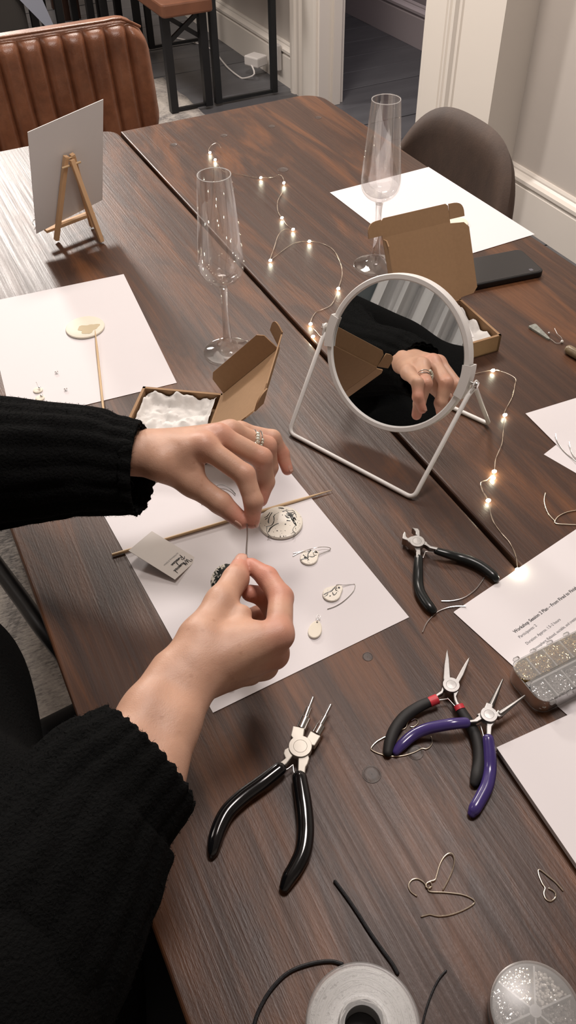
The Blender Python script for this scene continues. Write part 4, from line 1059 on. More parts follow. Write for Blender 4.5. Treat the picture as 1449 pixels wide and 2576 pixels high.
# ---------------------------------------------------------------- box of jump rings
oh = 0.021
of = T(1279, 1668, oh); og = (T(1449, 1584, oh) - T(1279, 1668, oh)).normalized(); od = Vector((og.y, -og.x, 0))
ob = empty('jump_ring_box', (of.x + 0.02, of.y - 0.02, TT + 0.0012)); tag(ob, 'clear two row compartment box of gold and silver jump rings', 'box')
OW, OL = 0.0475, 0.134
def olocal(i, j, z): return of + og * i + od * j + Vector((0, 0, z - oh))
def oround(m_, z, r=0.012): return [olocal(a, b, z) for a, b in rounded_rect(m_, OL - m_, m_, OW - m_, r)]
cell = 0.0186
MB().prism(oround(0, 0.0026), 0.0014).build('tray_floor', M['clear'], ob)
w_ = MB(); outer = oround(0, oh - 0.002); inner = oround(0.0011, oh - 0.002); n_ = len(outer)
dn = Vector((0, 0, -(oh - 0.0046)))
w_.add(outer + inner + [p + dn for p in outer] + [p + dn for p in inner],
       [(i, (i + 1) % n_, (i + 1) % n_ + n_, i + n_) for i in range(n_)] + [(i, i + 2 * n_, (i + 1) % n_ + 2 * n_, (i + 1) % n_) for i in range(n_)] + [(i + n_, (i + 1) % n_ + n_, (i + 1) % n_ + 3 * n_, i + 3 * n_) for i in range(n_)])
w_.build('tray_wall', M['clear'], ob)
MB().bar(olocal(0.002, OW / 2, 0.0105), olocal(OL - 0.002, OW / 2, 0.0105), 0.0035, 0.0155).build('divider', M['cloudy'], ob)
for i in range(1, 7):
    for s_ in (0, 1):
        j0 = 0.0015 + s_ * (OW / 2 + 0.001)
        MB().bar(olocal(i * 0.0191, j0, 0.0105), olocal(i * 0.0191, j0 + OW / 2 - 0.004, 0.0105), 0.0014, 0.0155).build('divider', M['cloudy'], ob)
for s_ in (0, 1):
    j0 = 0.0006 + s_ * (OW / 2)
    lp = [olocal(a, b, oh) for a, b in rounded_rect(0.0004, OL, j0, j0 + OW / 2 - 0.0014, 0.008, (1, 0, 0, 1))]
    MB().prism(lp, 0.0012).build('lid', M['clear'], ob, bevel=0.0004, seg=1)
    for i in range(7):
        MB().box(olocal(0.010 + i * 0.0191, (-0.0012 if s_ == 0 else OW + 0.0012), oh - 0.002), (0.006, 0.003, 0.004)).build('latch', M['clear'], ob, bevel=0.0008, seg=1)
rt = random.Random(12)
for i in range(7):
    for s_ in (0, 1):
        m = MB(); big_ = 0.0018 + 0.0004 * i
        cnt = int(190 - 16 * i)
        for _ in range(cnt):
            cxx = i * 0.0191 + rt.uniform(0.0034 if i else 0.0045, 0.0166); cyy = s_ * (OW / 2 + 0.001) + rt.uniform(0.0035, 0.0200); cz = rt.uniform(0.0042, 0.0172)
            c = olocal(cxx, cyy, cz); q = Matrix.Rotation(rt.uniform(0, 6.3), 3, 'Z') @ Matrix.Rotation(rt.gauss(0, 0.7), 3, 'X')
            pts = [c + q @ Vector((big_ * math.cos(t), big_ * math.sin(t), 0)) for t in [2 * math.pi * k / 9 for k in range(9)]]
            m.tube(pts, 0.00042, 5, 1, closed=True)
        o = m.build('gold_jump_rings' if s_ == 0 else 'silver_jump_rings', M['gold'] if s_ == 0 else M['silver'], ob); o['kind'] = 'stuff'

# ---------------------------------------------------------------- champagne flutes
def flute(px, py, label, prof_o, wall=0.0009):
    b = T(px, py, 0.0)
    root = empty('champagne_flute', b); tag(root, label, 'glass', 'champagne flutes on the table')
    out = [(0.0002, 0.0004), (0.0200, 0.0004), (0.0325, 0.0003), (0.0336, 0.0010), (0.0332, 0.0018), (0.0280, 0.0036), (0.0200, 0.0058), (0.0130, 0.0090), (0.0085, 0.0140), (0.0066, 0.0200), (0.0056, 0.028), (0.0048, 0.045), (0.0044, 0.065), (0.0046, 0.085), (0.0054, 0.0975), (0.0078, 0.1025), (0.0140, 0.1060), (0.0205, 0.1108), (0.0256, 0.1175), (0.0279, 0.1250), (0.0284, 0.1330), (0.0280, 0.1420), (0.0262, 0.1660), (0.0240, 0.1920), (0.0216, 0.2200), (0.0198, 0.2405), (0.01965, 0.2414)]
    inn = [(0.0190, 0.2414), (0.01885, 0.2405), (0.0206, 0.2200), (0.0230, 0.1920), (0.0252, 0.1660), (0.0269, 0.1420), (0.0272, 0.1330), (0.0264, 0.1260), (0.0238, 0.1195), (0.0185, 0.1140), (0.0110, 0.1108), (0.0050, 0.1098), (0.0002, 0.1095)]
    P2 = []
    def dens(pr, sub=3):
        pts = [Vector((a, c, 0)) for a, c in pr]; P, _ = smooth_path(pts, [0] * len(pts), sub); return [(max(0.0001, p.x), p.y) for p in P]
    MB().lathe(dens(out[:15], 3) + [(0.0001, 0.0980)], b, 72).build('stem_and_foot', M['glass_solid'], root, weld=True)
    MB().lathe([(0.0001, 0.0981)] + dens(out[14:], 3) + dens(inn, 3), b, 72).build('bowl', M['glass'], root, weld=True)
    MB().tube([b + Vector((0.01923 * math.cos(a), 0.01923 * math.sin(a), 0.2413)) for a in [2 * math.pi * k / 40 for k in range(40)]], 0.00038, 6, 1, closed=True).build('rim', M['rimglint'], root)  # opaque pale ring paints the bright glint along the glass edge
    return root
flute(575, 885, 'empty stemmed champagne flute beside the open cardboard box, nearest the left papers', None)
flute(944, 667, 'empty stemmed champagne flute on the far side beside the upright cardboard lid', None)

# ---------------------------------------------------------------- round mirror on a wire stand
mt_ = math.radians(22); my = math.radians(3)
uu = np.array([.4155 * math.cos(my) + .9096 * math.sin(my), -.9096 * math.cos(my) + .4155 * math.sin(my), 0.0]); uu /= np.linalg.norm(uu)
hh = np.array([uu[1], -uu[0], 0.0])
MU = Vector(uu); MV = Vector(np.array([0, 0, 1.0]) * math.cos(mt_) - hh * math.sin(mt_)); MN = MU.cross(MV).normalized()
MC = Vector((0.439, 0.625, 0.8566))
if MN.dot(cam.location - MC) < 0: MN = -MN
mr = empty('round_mirror', (MC.x, MC.y, TT)); tag(mr, 'round tilting table mirror with white frame and white wire stand', 'mirror')
RM = 0.0876
prof = [(RM - 0.0068, 0.0050), (RM - 0.0055, 0.0062), (RM - 0.001, 0.0062), (RM, 0.0050), (RM, -0.0050), (RM - 0.001, -0.0062), (RM - 0.0055, -0.0062), (RM - 0.0068, -0.0050)]
MB().lathe(prof, MC, 96, axis=MN, closed=True).build('frame', M['white_metal'], mr)
MB().lathe([(0.0001, 0.0036), (RM - 0.0064, 0.0036), (RM - 0.0064, -0.0036), (0.0001, -0.0036)], MC, 96, axis=MN).build('mirror_glass', M['mirror'], mr)
for s_ in (-1, 1):                                     # clips that wrap the frame at the pivots, and the screws
    m = MB(); vs = []
    prf = [(RM + 0.0030, 0.0078), (RM - 0.0072, 0.0078), (RM - 0.0072, 0.0066), (RM + 0.0014, 0.0066), (RM + 0.0014, -0.0066), (RM - 0.0072, -0.0066), (RM - 0.0072, -0.0078), (RM + 0.0030, -0.0078)]
    N_ = 16; n_ = len(prf)
    for k in range(N_ + 1):
        a = (0 if s_ > 0 else math.pi) + (k / N_ - 0.5) * 0.42
        d_ = MU * math.cos(a) + MV * math.sin(a)
        for (r_, z_) in prf: vs.append(MC + d_ * r_ + MN * z_)
    fs = [(k * n_ + i, k * n_ + (i + 1) % n_, (k + 1) * n_ + (i + 1) % n_, (k + 1) * n_ + i) for k in range(N_) for i in range(n_)] + [tuple(range(n_)), tuple(range(N_ * n_, N_ * n_ + n_))]
    m.add(vs, fs); m.build('pivot_clip', M['white_metal'], mr)
    pc = MC + MU * s_ * (RM + 0.003)
    MB().lathe([(0.0001, 0), (0.0022, 0), (0.0022, 0.006), (0.0001, 0.006)], pc, 14, axis=MU * s_).build('pivot_pin', M['chrome'], mr)
    MB().lathe([(0.0001, 0.006), (0.0042, 0.006), (0.0044, 0.0072), (0.0036, 0.0092), (0.0001, 0.0098)], pc, 20, axis=MU * s_).build('screw', M['chrome'], mr)
wr_ = 0.0031
FLp = T(727, 1088, wr_); FRp = T(1040, 1254, wr_)
su = (FRp - FLp).normalized(); bk = Vector((-su.y, su.x, 0)) * 0.163
bk = bk if bk.x > 0 else -bk
PvL = MC - MU * (RM + 0.0075); PvR = MC + MU * (RM + 0.0075)
def corner(a, c, b, r=0.009, n=7):                     # rounded corner points
    a, c, b = Vector(a), Vector(c), Vector(b); d1 = (a - c).normalized(); d2 = (b - c).normalized()
    return [c + d1 * r * (1 - k / n) ** 2 + d2 * r * (k / n) ** 2 for k in range(n + 1)]
for nm, L_, R_ in (('stand_wire', FLp, FRp), ('stand_wire', FLp + bk, FRp + bk)):
    pts = [PvL + Vector((0, 0, -0.006)), PvL + (L_ - PvL) * 0.10] + corner(PvL, L_, R_) + corner(L_, R_, PvR) + [PvR + (R_ - PvR) * 0.10, PvR + Vector((0, 0, -0.006))]
    MB().tube(pts, 0.0026, 12, 1).build(nm, M['white_metal'], mr)
for Pv, s_ in ((PvL, -1), (PvR, 1)):
    for tgt in ((FLp if s_ < 0 else FRp), (FLp if s_ < 0 else FRp) + bk):
        d_ = (tgt - Pv).normalized()
        e = MB(); pr = []
        for k in range(18):
            a = 2 * math.pi * k / 18; sdv = MU.cross(d_).normalized()
            ll = 0.0052 if math.cos(a) < 0 else 0.0105
            pr.append(Pv + MU * s_ * 0.0004 + d_ * (math.cos(a) * ll) + sdv * math.sin(a) * (0.0052 if math.cos(a) < 0.2 else 0.0040))
        e.prism(pr, 0.0014, MU * s_).build('eyelet_tab', M['white_metal'], mr)

# ---------------------------------------------------------------- easel and card
es = empty('mini_easel', T(215, 595, 0)); tag(es, 'miniature pale wooden tripod easel seen from behind, holding the white card', 'easel')
F1 = T(143, 608); F3 = T(233, 573); F2 = T(257, 612)
md = (F1 + F3) / 2; apx = Vector((*(md + (F2 - md) * 0.42).xy, TT + 0.1345)); ww = (F3 - F1).normalized()
en = ww.cross(apx - md).normalized(); en = en if en.y > 0 else -en     # towards the card
def eleg(foot, topp, w=0.0070, d=0.0072): MB().bar(foot + Vector((0, 0, 0.003)), topp, w, d, en).build('leg', M['palewood'], es, bevel=0.0005, seg=1)
eleg(F1, apx - ww * 0.0048); eleg(F3, apx + ww * 0.0055)
eleg(F2, apx - en * 0.006 + Vector((0, 0, -0.004)))
pg0 = apx - en * 0.002 + Vector((0, 0, -0.014))
MB().tube([pg0 - ww * 0.017, pg0 + ww * 0.016], 0.0017, 10, 1, round_ends=False).build('peg', M['bamboo'], es)
MB().tube([pg0 - ww * 0.008 + Vector((0, 0, 0.011)), pg0 + ww * 0.009 + Vector((0, 0, 0.011))], 0.0013, 10, 1, round_ends=False).build('peg', M['bamboo'], es)
up_ = (apx - md).normalized()
MB().bar(md + up_ * 0.026 - ww * 0.026, md + up_ * 0.026 + ww * 0.024, 0.006, 0.005, en).build('crossbar', M['palewood'], es, bevel=0.0004, seg=1)
lg = md + up_ * 0.019 + en * 0.011
MB().bar(lg - ww * 0.047, lg + ww * 0.044, 0.010, 0.005, up_).build('ledge', M['palewood'], es, bevel=0.0004, seg=1)
def onplane(px, py, off):
    d = Vector(ray(px, py)); p0_ = F1 + en * off; s_ = (p0_ - Vector(CAMC)).dot(en) / d.dot(en); return Vector(CAMC) + d * s_
cd = [onplane(70, 333, 0.0062), onplane(260, 250, 0.0062), onplane(258, 503, 0.0062), onplane(92, 588, 0.0062)]
o = MB().prism(cd, 0.0012, en).build('display_card', M['card']); tag(o, 'blank white card standing upright on the small wooden easel', 'card')
lit = MB().tube([T(84, 566, 0.004), T(82, 560, 0.006), T(86, 553, 0.006), T(92, 556, 0.004), T(98, 562, 0.001)], 0.0006, 6, 4).build('ear_wire', M['darksteel']); tag(lit, 'thin dark wire hook peeping out behind the easel card', 'wire')

# ---------------------------------------------------------------- mailer boxes
def mailer(name, label, P0, a, d, W, D_, H, ang, lidL, group=None, near_flap=True, flap_open=(1, 1)):
    """P0: world point at a hinge corner, a: along hinge, d: from hinge into the tray"""
    up = Vector((0, 0, 1)); P0 = Vector((P0.x, P0.y, TT + 0.0006)); th = 0.0016
    root = empty(name, P0 + a * W / 2 + d * D_ / 2); tag(root, label, 'box', group)
    def panel(nm, q, nrm, t=th):
        MB().prism(q, t, nrm).build(nm, M['kraft'], root)
    b0, b1, b2, b3 = P0, P0 + a * W, P0 + a * W + d * D_, P0 + d * D_
    up_t = Vector((0, 0, th))
    panel('base', [p + up_t for p in (b0, b1, b2, b3)], -up)
    hz = up * H
    for nm, p, q, inn in (('side_wall', b0, b3, a), ('side_wall', b1, b2, -a), ('front_wall', b3, b2, -d)):
        t2 = 0.0034
        panel(nm, [p, q, q + hz, p + hz], inn, t2)
    panel('hinge_wall', [b0, b1, b1 + hz, b0 + hz], d, th)
    ld = (d * math.cos(ang) + up * math.sin(ang)).normalized()          # lid direction from hinge
    ln = a.cross(ld).normalized()
    ins = ln if ln.dot(d) > 0 else -ln                                   # the side that would face the tray
    if ang > math.radians(150): pass
    h0 = b0 + hz; h1 = b1 + hz
    l2 = h1 + ld * lidL; l3 = h0 + ld * lidL
    panel('lid_panel', [h0, h1, l2, l3], -ins)
    return root, dict(h0=h0, h1=h1, l2=l2, l3=l3, ins=ins, ld=ld, a=a, d=d, panel=panel, up=up)
def flap(g, base, along, out, length, depth_, nm='side_flap', cut=0.006):
    q = [base, base + along * length, base + along * (length - cut * 0.4) + out * (depth_ - cut), base + along * (length - cut * 1.6) + out * depth_, base + along * cut * 1.6 + out * depth_, base + along * cut * 0.4 + out * (depth_ - cut)]
    n_ = along.cross(out).normalized()
    g['panel'](nm, q, n_, 0.0016)
def ear(g, base, along, out, length, depth_):
    q = [base, base + along * length]
    for k in range(7):
        t = k / 6 * math.pi / 2
        q.append(base + along * (length * math.cos(t) if k else length) * 1.0 + out * depth_ * math.sin(t))
    q2 = [base]; n_ = 8
    for k in range(n_ + 1):
        t = k / n_ * math.pi / 2; q2.append(base + along * length * math.cos(t) ** 0.6 + out * depth_ * math.sin(t) ** 0.6)
    g['panel']('tuck_ear', q2, along.cross(out).normalized(), 0.0016)

# box A: tray behind the left hand, lid leaning up to the right
A1 = T(360, 972, 0.025); A2 = T(560, 990, 0.025); aa = (A2 - A1); aa.z = 0; LA = aa.length; aa.normalize()
dA = Vector((aa.y, -aa.x, 0)); dA = dA if dA.y < 0 else -dA
# hinge runs from A2 along dA; the tray lies towards -aa
rA, gA = mailer('cardboard_box', 'open kraft cardboard box lined with tissue just behind the left hand', A2, dA, -aa, 0.104, LA, 0.0245, math.radians(134), 0.104)
o_in = (gA['ins'])
bend = (o_in * 0.80 + gA['ld'] * 0.0 + (-dA) * 0.60).normalized()
flap(gA, gA['h0'] + gA['ld'] * 0.002, gA['ld'], (o_in * 0.97 - dA * 0.24).normalized(), 0.100, 0.027)
flap(gA, gA['h1'] + gA['ld'] * 0.002, gA['ld'], (o_in * 0.35 + dA * 0.93).normalized(), 0.100, 0.024)
fo = (gA['ld'] * 0.86 + o_in * 0.5).normalized()
flap(gA, gA['l3'], dA, fo, 0.104, 0.022, 'front_flap', 0.004)
ear(gA, gA['l3'] + fo * 0.001, fo, (o_in * 0.75 - dA * 0.65).normalized(), 0.020, 0.022)
ear(gA, gA['l2'] + fo * 0.001, fo, (o_in * 0.3 + dA * 0.95).normalized(), 0.020, 0.022)
# box B: behind the mirror, lid standing
B0 = T(1160, 752, 0.025); B1 = T(1262, 843, 0.025); db = (B1 - B0); db.z = 0; LB = db.length; db.normalize()
aB = Vector((db.y, -db.x, 0)); aB = aB if aB.x < 0 else -aB
rB, gB = mailer('cardboard_box', 'kraft cardboard box with upright lid standing behind the round mirror', B0, aB, db, 0.104, LB, 0.0245, math.radians(119), 0.104)
iB = gB['ins']
flap(gB, gB['h0'] + gB['ld'] * 0.002, gB['ld'], (-aB * 0.90 + iB * 0.42).normalized(), 0.100, 0.024)
flap(gB, gB['h1'] + gB['ld'] * 0.002, gB['ld'], (iB * 0.96 + aB * 0.25).normalized(), 0.100, 0.024)
fb = (gB['ld'] * 0.96 + iB * 0.10).normalized()
flap(gB, gB['l3'], aB, fb, 0.104, 0.024, 'front_flap', 0.003)
ear(gB, gB['l3'] + fb * 0.003, fb, (-aB * 0.97 + iB * 0.1).normalized(), 0.020, 0.022)
ear(gB, gB['l2'] + fb * 0.003, fb, (aB * 0.97 + iB * 0.1).normalized(), 0.020, 0.022)

def tissue(origin, ax_, ay_, W, D_, z0, amp, label, seed, rise=0.02):
    n_ = 44; vs = []
    for j in range(n_ + 1):
        for i in range(n_ + 1):
            u, v = i / n_, j / n_
            e = max(abs(2 * u - 1), abs(2 * v - 1))
            q = Vector((u * 7 + seed, v * 7, seed))
            cr_ = abs(noise.noise(q * 0.45)) + 0.45 * abs(noise.noise(q * 1.1 + Vector((5, 0, 0)))) + 0.22 * abs(noise.noise(q * 2.2))
            z = z0 + amp * cr_ + rise * max(0, e - 0.72) / 0.28 * (0.65 + 0.55 * noise.noise(q * 0.7))
            p = origin + ax_ * (W * (u * 0.97 + 0.015)) + ay_ * (D_ * (v * 0.97 + 0.015)) + Vector((0, 0, z))
            vs.append(p)
    fs = [(j * (n_ + 1) + i, j * (n_ + 1) + i + 1, (j + 1) * (n_ + 1) + i + 1, (j + 1) * (n_ + 1) + i) for j in range(n_) for i in range(n_)]
    m = MB(); m.add(vs, fs, True)
    o = m.build('tissue_paper', M['tissue']); tag(o, label, 'tissue paper')
    sm_ = o.modifiers.new('thickness', 'SOLIDIFY'); sm_.thickness = 0.0003
    return o
g0 = Vector((A2.x, A2.y, TT + 0.003))
tissue(g0 - aa * 0.005 + dA * 0.005, -aa, dA, LA - 0.010, 0.094, 0.0055, 0.011, 'crumpled white tissue lining the box behind the left hand', 2.0, 0.016)
g1 = Vector((B0.x, B0.y, TT + 0.003))
tissue(g1 + db * 0.005 + aB * 0.005, db, aB, LB - 0.010, 0.094, 0.003, 0.008, 'crumpled white tissue in the box behind the mirror', 6.0, 0.010)
cq = [g1 + db * 0.012 + aB * 0.010 + Vector((0, 0, 0.021)), g1 + db * 0.080 + aB * 0.030 + Vector((0, 0, 0.0165)), g1 + db * 0.070 + aB * 0.078 + Vector((0, 0, 0.0165)), g1 + db * 0.008 + aB * 0.060 + Vector((0, 0, 0.021))]
o = MB().prism(cq, 0.0006).build('insert_card', M['card']); tag(o, 'small white card lying on tissue inside the box behind the mirror', 'card')

# cream disc behind the lid on the far sheet
o = dome_disc(T(1146, 563, 0.0012), 0.0205, 0.0030, 40).build('porcelain_disc', M['porcelain']); tag(o, 'cream porcelain disc on the far sheet, half hidden by the cardboard lid', 'disc')

# ---------------------------------------------------------------- phone
phh = 0.0095
c3_ = T(1372, 682, phh); c2_ = T(1330, 640, phh); eL = (T(1188, 719, phh) - c3_); eL.z = 0; eL.normalize(); eS = Vector((-eL.y, eL.x, 0)); eS = eS if eS.dot(c2_ - c3_) > 0 else -eS
def rr_world(o_, ex_, ey_, W, H, r, n=6):
    return [o_ + ex_ * a + ey_ * b for a, b in rounded_rect(0, W, 0, H, r, (1, 1, 1, 1), n)]
ph = empty('mobile_phone', c3_ + eL * 0.074 + eS * 0.036 - Vector((0, 0, phh))); tag(ph, 'black mobile phone lying face up beside the upright cardboard lid', 'phone')
MB().prism(rr_world(c3_, eL, eS, 0.150, 0.073, 0.010), phh - 0.0006).build('case', M['phonecase'], ph, bevel=0.0018, seg=3)
MB().prism(rr_world(c3_ + eL * 0.003 + eS * 0.003 + Vector((0, 0, 0.0003)), eL, eS, 0.144, 0.067, 0.008), 0.0006).build('screen', M['phone'], ph)
sq = T(1343, 680, phh + 0.0005)
MB().prism(rr_world(sq, eL, eS, 0.006, 0.006, 0.001), 0.0004).build('sensor_window', M['lens'], ph)

# ---------------------------------------------------------------- stone earring and small things at right
se = empty('stone_earring', T(1355, 830, 0)); tag(se, 'tapered mottled grey stone earring with fine silver wire hook', 'earring')
s0 = T(1337, 815, 0.004); s1_ = T(1383, 852, 0.003); sd_ = (s1_ - s0).normalized(); sp_ = Vector((-sd_.y, sd_.x, 0))
Ls = (s1_ - s0).length
MB().prism([s0 + sp_ * 0.0056 + sd_ * 0.001, s0 + sp_ * 0.0062 + sd_ * 0.004, s0 + sd_ * (Ls * 0.9) + sp_ * 0.0022, s1_ + sp_ * 0.0008, s1_ - sp_ * 0.0008, s0 + sd_ * (Ls * 0.9) - sp_ * 0.0022, s0 - sp_ * 0.0062 + sd_ * 0.004, s0 - sp_ * 0.0056 + sd_ * 0.001], 0.0038).build('stone', M['stone'], se, bevel=0.0010, seg=2)
wire(se, [T(1380, 850, 0.002), T(1389, 856, 0.0015), T(1398, 863, 0.0015), T(1408, 863, 0.0015), T(1414, 857, 0.0025), T(1411, 848, 0.004), T(1402, 840, 0.005), T(1395, 826, 0.006)], 0.0004, 'silver', 'hook')
MB().lathe([(0.0001, -0.0016), (0.0012, -0.0012), (0.0017, 0), (0.0012, 0.0012), (0.0001, 0.0016)], T(1381, 838, 0.0022), 14).build('bead', M['silver'], se)
MB().lathe([(0.0001, -0.0021), (0.0015, -0.0015), (0.0022, 0), (0.0015, 0.0015), (0.0001, 0.0021)], T(1414, 859, 0.0026), 14).build('bead', M['bead'], se)
bsn = MB().tube([T(1432, 880, 0.006), T(1475, 905, 0.006)], 0.0062, 14, 1).build('stone_pendant', M['stonebrown']); tag(bsn, 'brown bronze coloured stone rod cut by the right edge', 'stone')

# ---------------------------------------------------------------- string of fairy lights
fl = empty('fairy_lights', T(780, 610, 0)); tag(fl, 'string of tiny warm white fairy lights on fine copper wire', 'string lights')
FW = 0.0015
segs = [[(556, 372, .010), (547, 360, .012), (534, 364, .010), (525, 376, .006), (529, 386, .003), (541, 401, .003), (552, 420, .004), (565, 432, .003), (600, 438), (630, 444), (656, 447, .003), (685, 446), (700, 440, .004), (710, 444, .006), (715, 460, .005), (712, 480), (699, 505), (699, 530, .003), (709, 548, .004), (722, 566), (737, 577, .004), (715, 577, .006), (700, 592, .006), (690, 622, .004), (679, 655, .003), (692, 645), (730, 617), (755, 608), (778, 607, .003), (810, 612), (838, 628), (855, 658), (861, 690), (851, 725, .004), (836, 764), (812, 778), (793, 787), (781, 814, .004), (797, 836), (815, 852), (870, 880), (950, 920), (1060, 950), (1150, 952), (1195, 940), (1240, 931, .003), (1262, 935, .006), (1295, 950, .004), (1295, 970), (1288, 1000), (1270, 1034), (1270, 1044, .003), (1266, 1085), (1262, 1117, .004), (1247, 1155), (1243, 1186, .004), (1227, 1206), (1210, 1214, .004), (1214, 1235, .004), (1228, 1259, .004), (1238, 1305), (1258, 1336), (1282, 1365), (1298, 1400), (1302, 1433, .003)]]
pts = [T(p[0], p[1], p[2] if len(p) > 2 else FW) for p in segs[0]]
PP, RR = smooth_path(pts, [0.0004] * len(pts), 5)
tw = MB()
for ph_ in (0, math.pi):
    q = []
    for i, p in enumerate(PP):
        a = i * 0.9 + ph_; k = 0.00035
        q.append(p + Vector((math.cos(a) * k, math.sin(a) * k, math.sin(a * 0.7) * 0.0003)))
    tw.tube(q, 0.00027, 4, 1)
tw.build('wire', M['copper'], fl)
for (px, py, hz_) in ((528, 384, .0035), (541, 402, .0035), (656, 447, .004), (714, 460, .005), (709, 548, .004), (737, 577, .004), (778, 607, .004), (680, 655, .004), (851, 726, .004), (781, 815, .004), (787, 847, .0038), (1240, 932, .004), (1270, 1044, .004), (1243, 1186, .004), (1240, 1203, .003), (1228, 1259, .004), (1302, 1433, .0035)):
    c = T(px, py, hz_)
    b_ = MB().lathe([(0.0001, -0.0027), (0.0012, -0.0022), (0.0020, -0.0007), (0.0021, 0.0005), (0.0015, 0.0022), (0.0001, 0.0032)], c, 12, axis=Vector((0.5, -0.6, 0.5)).normalized()).build('bulb', M['led'], fl)


# ---------------------------------------------------------------- the person: hands grown from a signed distance field
def seg_sdf(P, a, b, ra, rb):
    ab = b - a; L2 = float(ab @ ab); t = np.clip(((P - a) @ ab) / L2, 0, 1)
    return np.linalg.norm(P - a - t[..., None] * ab, axis=-1) - (ra + (rb - ra) * t)
def smin(a, b, k):
    h = np.clip(0.5 + 0.5 * (b - a) / k, 0, 1)
    return b * (1 - h) + a * h - k * h * (1 - h)
def surface_nets(F, org, h):
    nx, ny, nz = F.shape; S = F < 0
    c = [S[dx:nx - 1 + dx, dy:ny - 1 + dy, dz:nz - 1 + dz] for dx in (0, 1) for dy in (0, 1) for dz in (0, 1)]
    cnt = sum(x.astype(np.int8) for x in c); act = (cnt > 0) & (cnt < 8)
    idx = -np.ones(act.shape, np.int64); I = np.argwhere(act); idx[act] = np.arange(len(I))
    acc = np.zeros((len(I), 3)); num = np.zeros(len(I)); x, y, z = I.T
    corners = [(dx, dy, dz) for dx in (0, 1) for dy in (0, 1) for dz in (0, 1)]
    for i, a in enumerate(corners):
        for ax in range(3):
            if a[ax]: continue
            b = list(a); b[ax] = 1
            fa = F[x + a[0], y + a[1], z + a[2]]; fb = F[x + b[0], y + b[1], z + b[2]]
            m = (fa < 0) != (fb < 0); t = np.where(m, fa / np.where(fa == fb, 1, fa - fb), 0)
            p = np.tile(np.array(a, float), (len(I), 1)); p[:, ax] += t
            acc[m] += p[m]; num += m
    V = (I + acc / num[:, None]) * h + org
    faces = []
    for ax in range(3):
        u, v = (ax + 1) % 3, (ax + 2) % 3
        sl0 = [slice(None)] * 3; sl1 = [slice(None)] * 3; sl0[ax] = slice(0, -1); sl1[ax] = slice(1, None)
        A_, B_ = S[tuple(sl0)], S[tuple(sl1)]
        E_ = np.argwhere(A_ != B_)
        E_ = E_[(E_[:, u] > 0) & (E_[:, v] > 0) & (E_[:, u] < F.shape[u] - 1) & (E_[:, v] < F.shape[v] - 1)]
        q = []
        for du, dv in ((1, 1), (0, 1), (0, 0), (1, 0)):
            e = E_.copy(); e[:, u] -= du; e[:, v] -= dv; q.append(idx[e[:, 0], e[:, 1], e[:, 2]])
        q = np.stack(q, 1); fl_ = A_[E_[:, 0], E_[:, 1], E_[:, 2]]
        q[~fl_] = q[~fl_][:, ::-1]; faces.append(q)
    return V, np.concatenate(faces)

def W3(px, py, h): return np.array(T(px, py, h))
def reach(p, px, py, L, mode='far'):                   # joint on the pixel's sight line, L away from the previous joint
    d = ray(px, py); d = d / np.linalg.norm(d); oc = CAMC - p; b = oc @ d; D = b * b - (oc @ oc - L * L)
    if D < 0: q = CAMC - d * b; return p + (q - p) / np.linalg.norm(q - p) * max(L, np.linalg.norm(q - p) * 0.98)
    s_ = -b + math.sqrt(D) * (1 if mode == 'far' else -1)
    return CAMC + d * s_

def hand_field(bones_palm, fingers, creases, extra_cut, h, pad=0.012):
    allp = []
    for a, b, ra, rb in bones_palm: allp += [a, b]
    for f in fingers:
        for a, b, ra, rb in f: allp += [a, b]
    allp = np.array(allp); lo = allp.min(0) - 0.034; hi = allp.max(0) + 0.034
    n = np.ceil((hi - lo) / h).astype(int) + 1
    g = np.stack(np.meshgrid(*[lo[i] + np.arange(n[i]) * h for i in range(3)], indexing='ij'), -1)
    F = np.full(g.shape[:3], 0.05)
    def local_apply(fn, pts, rad):
        pts = np.array(pts); a = np.maximum(0, np.floor((pts.min(0) - rad - lo) / h).astype(int)); b = np.minimum(n, np.ceil((pts.max(0) + rad - lo) / h).astype(int) + 1)
        sl = tuple(slice(a[i], b[i]) for i in range(3)); return sl
    for a, b, ra, rb in bones_palm:
        sl = local_apply(None, [a, b], max(ra, rb) + 0.022)
        F[sl] = smin(F[sl], seg_sdf(g[sl], a, b, ra, rb), 0.010)
    G = np.full(F.shape, 0.05)
    for f in fingers:
        pts = [q for s_ in f for q in s_[:2]]; rad = max(s_[2] for s_ in f) + 0.014
        sl = local_apply(None, pts, rad)
        H = np.full(G[sl].shape, 0.05)
        for i, (a, b, ra, rb) in enumerate(f):
            H = smin(H, seg_sdf(g[sl], a, b, ra, rb), 0.0035)
        G[sl] = smin(G[sl], H, 0.0009)
    F = smin(F, G, 0.0065)
    for a, b, r, dep in creases:                       # soft skin creases
        sl = local_apply(None, [a, b], 0.006)
        d_ = seg_sdf(g[sl], a, b, 0.0, 0.0)
        F[sl] += dep * np.exp(-(d_ / r) ** 2)
    V, Q = surface_nets(F, lo, h)
    return V, Q

mmx = 0.001
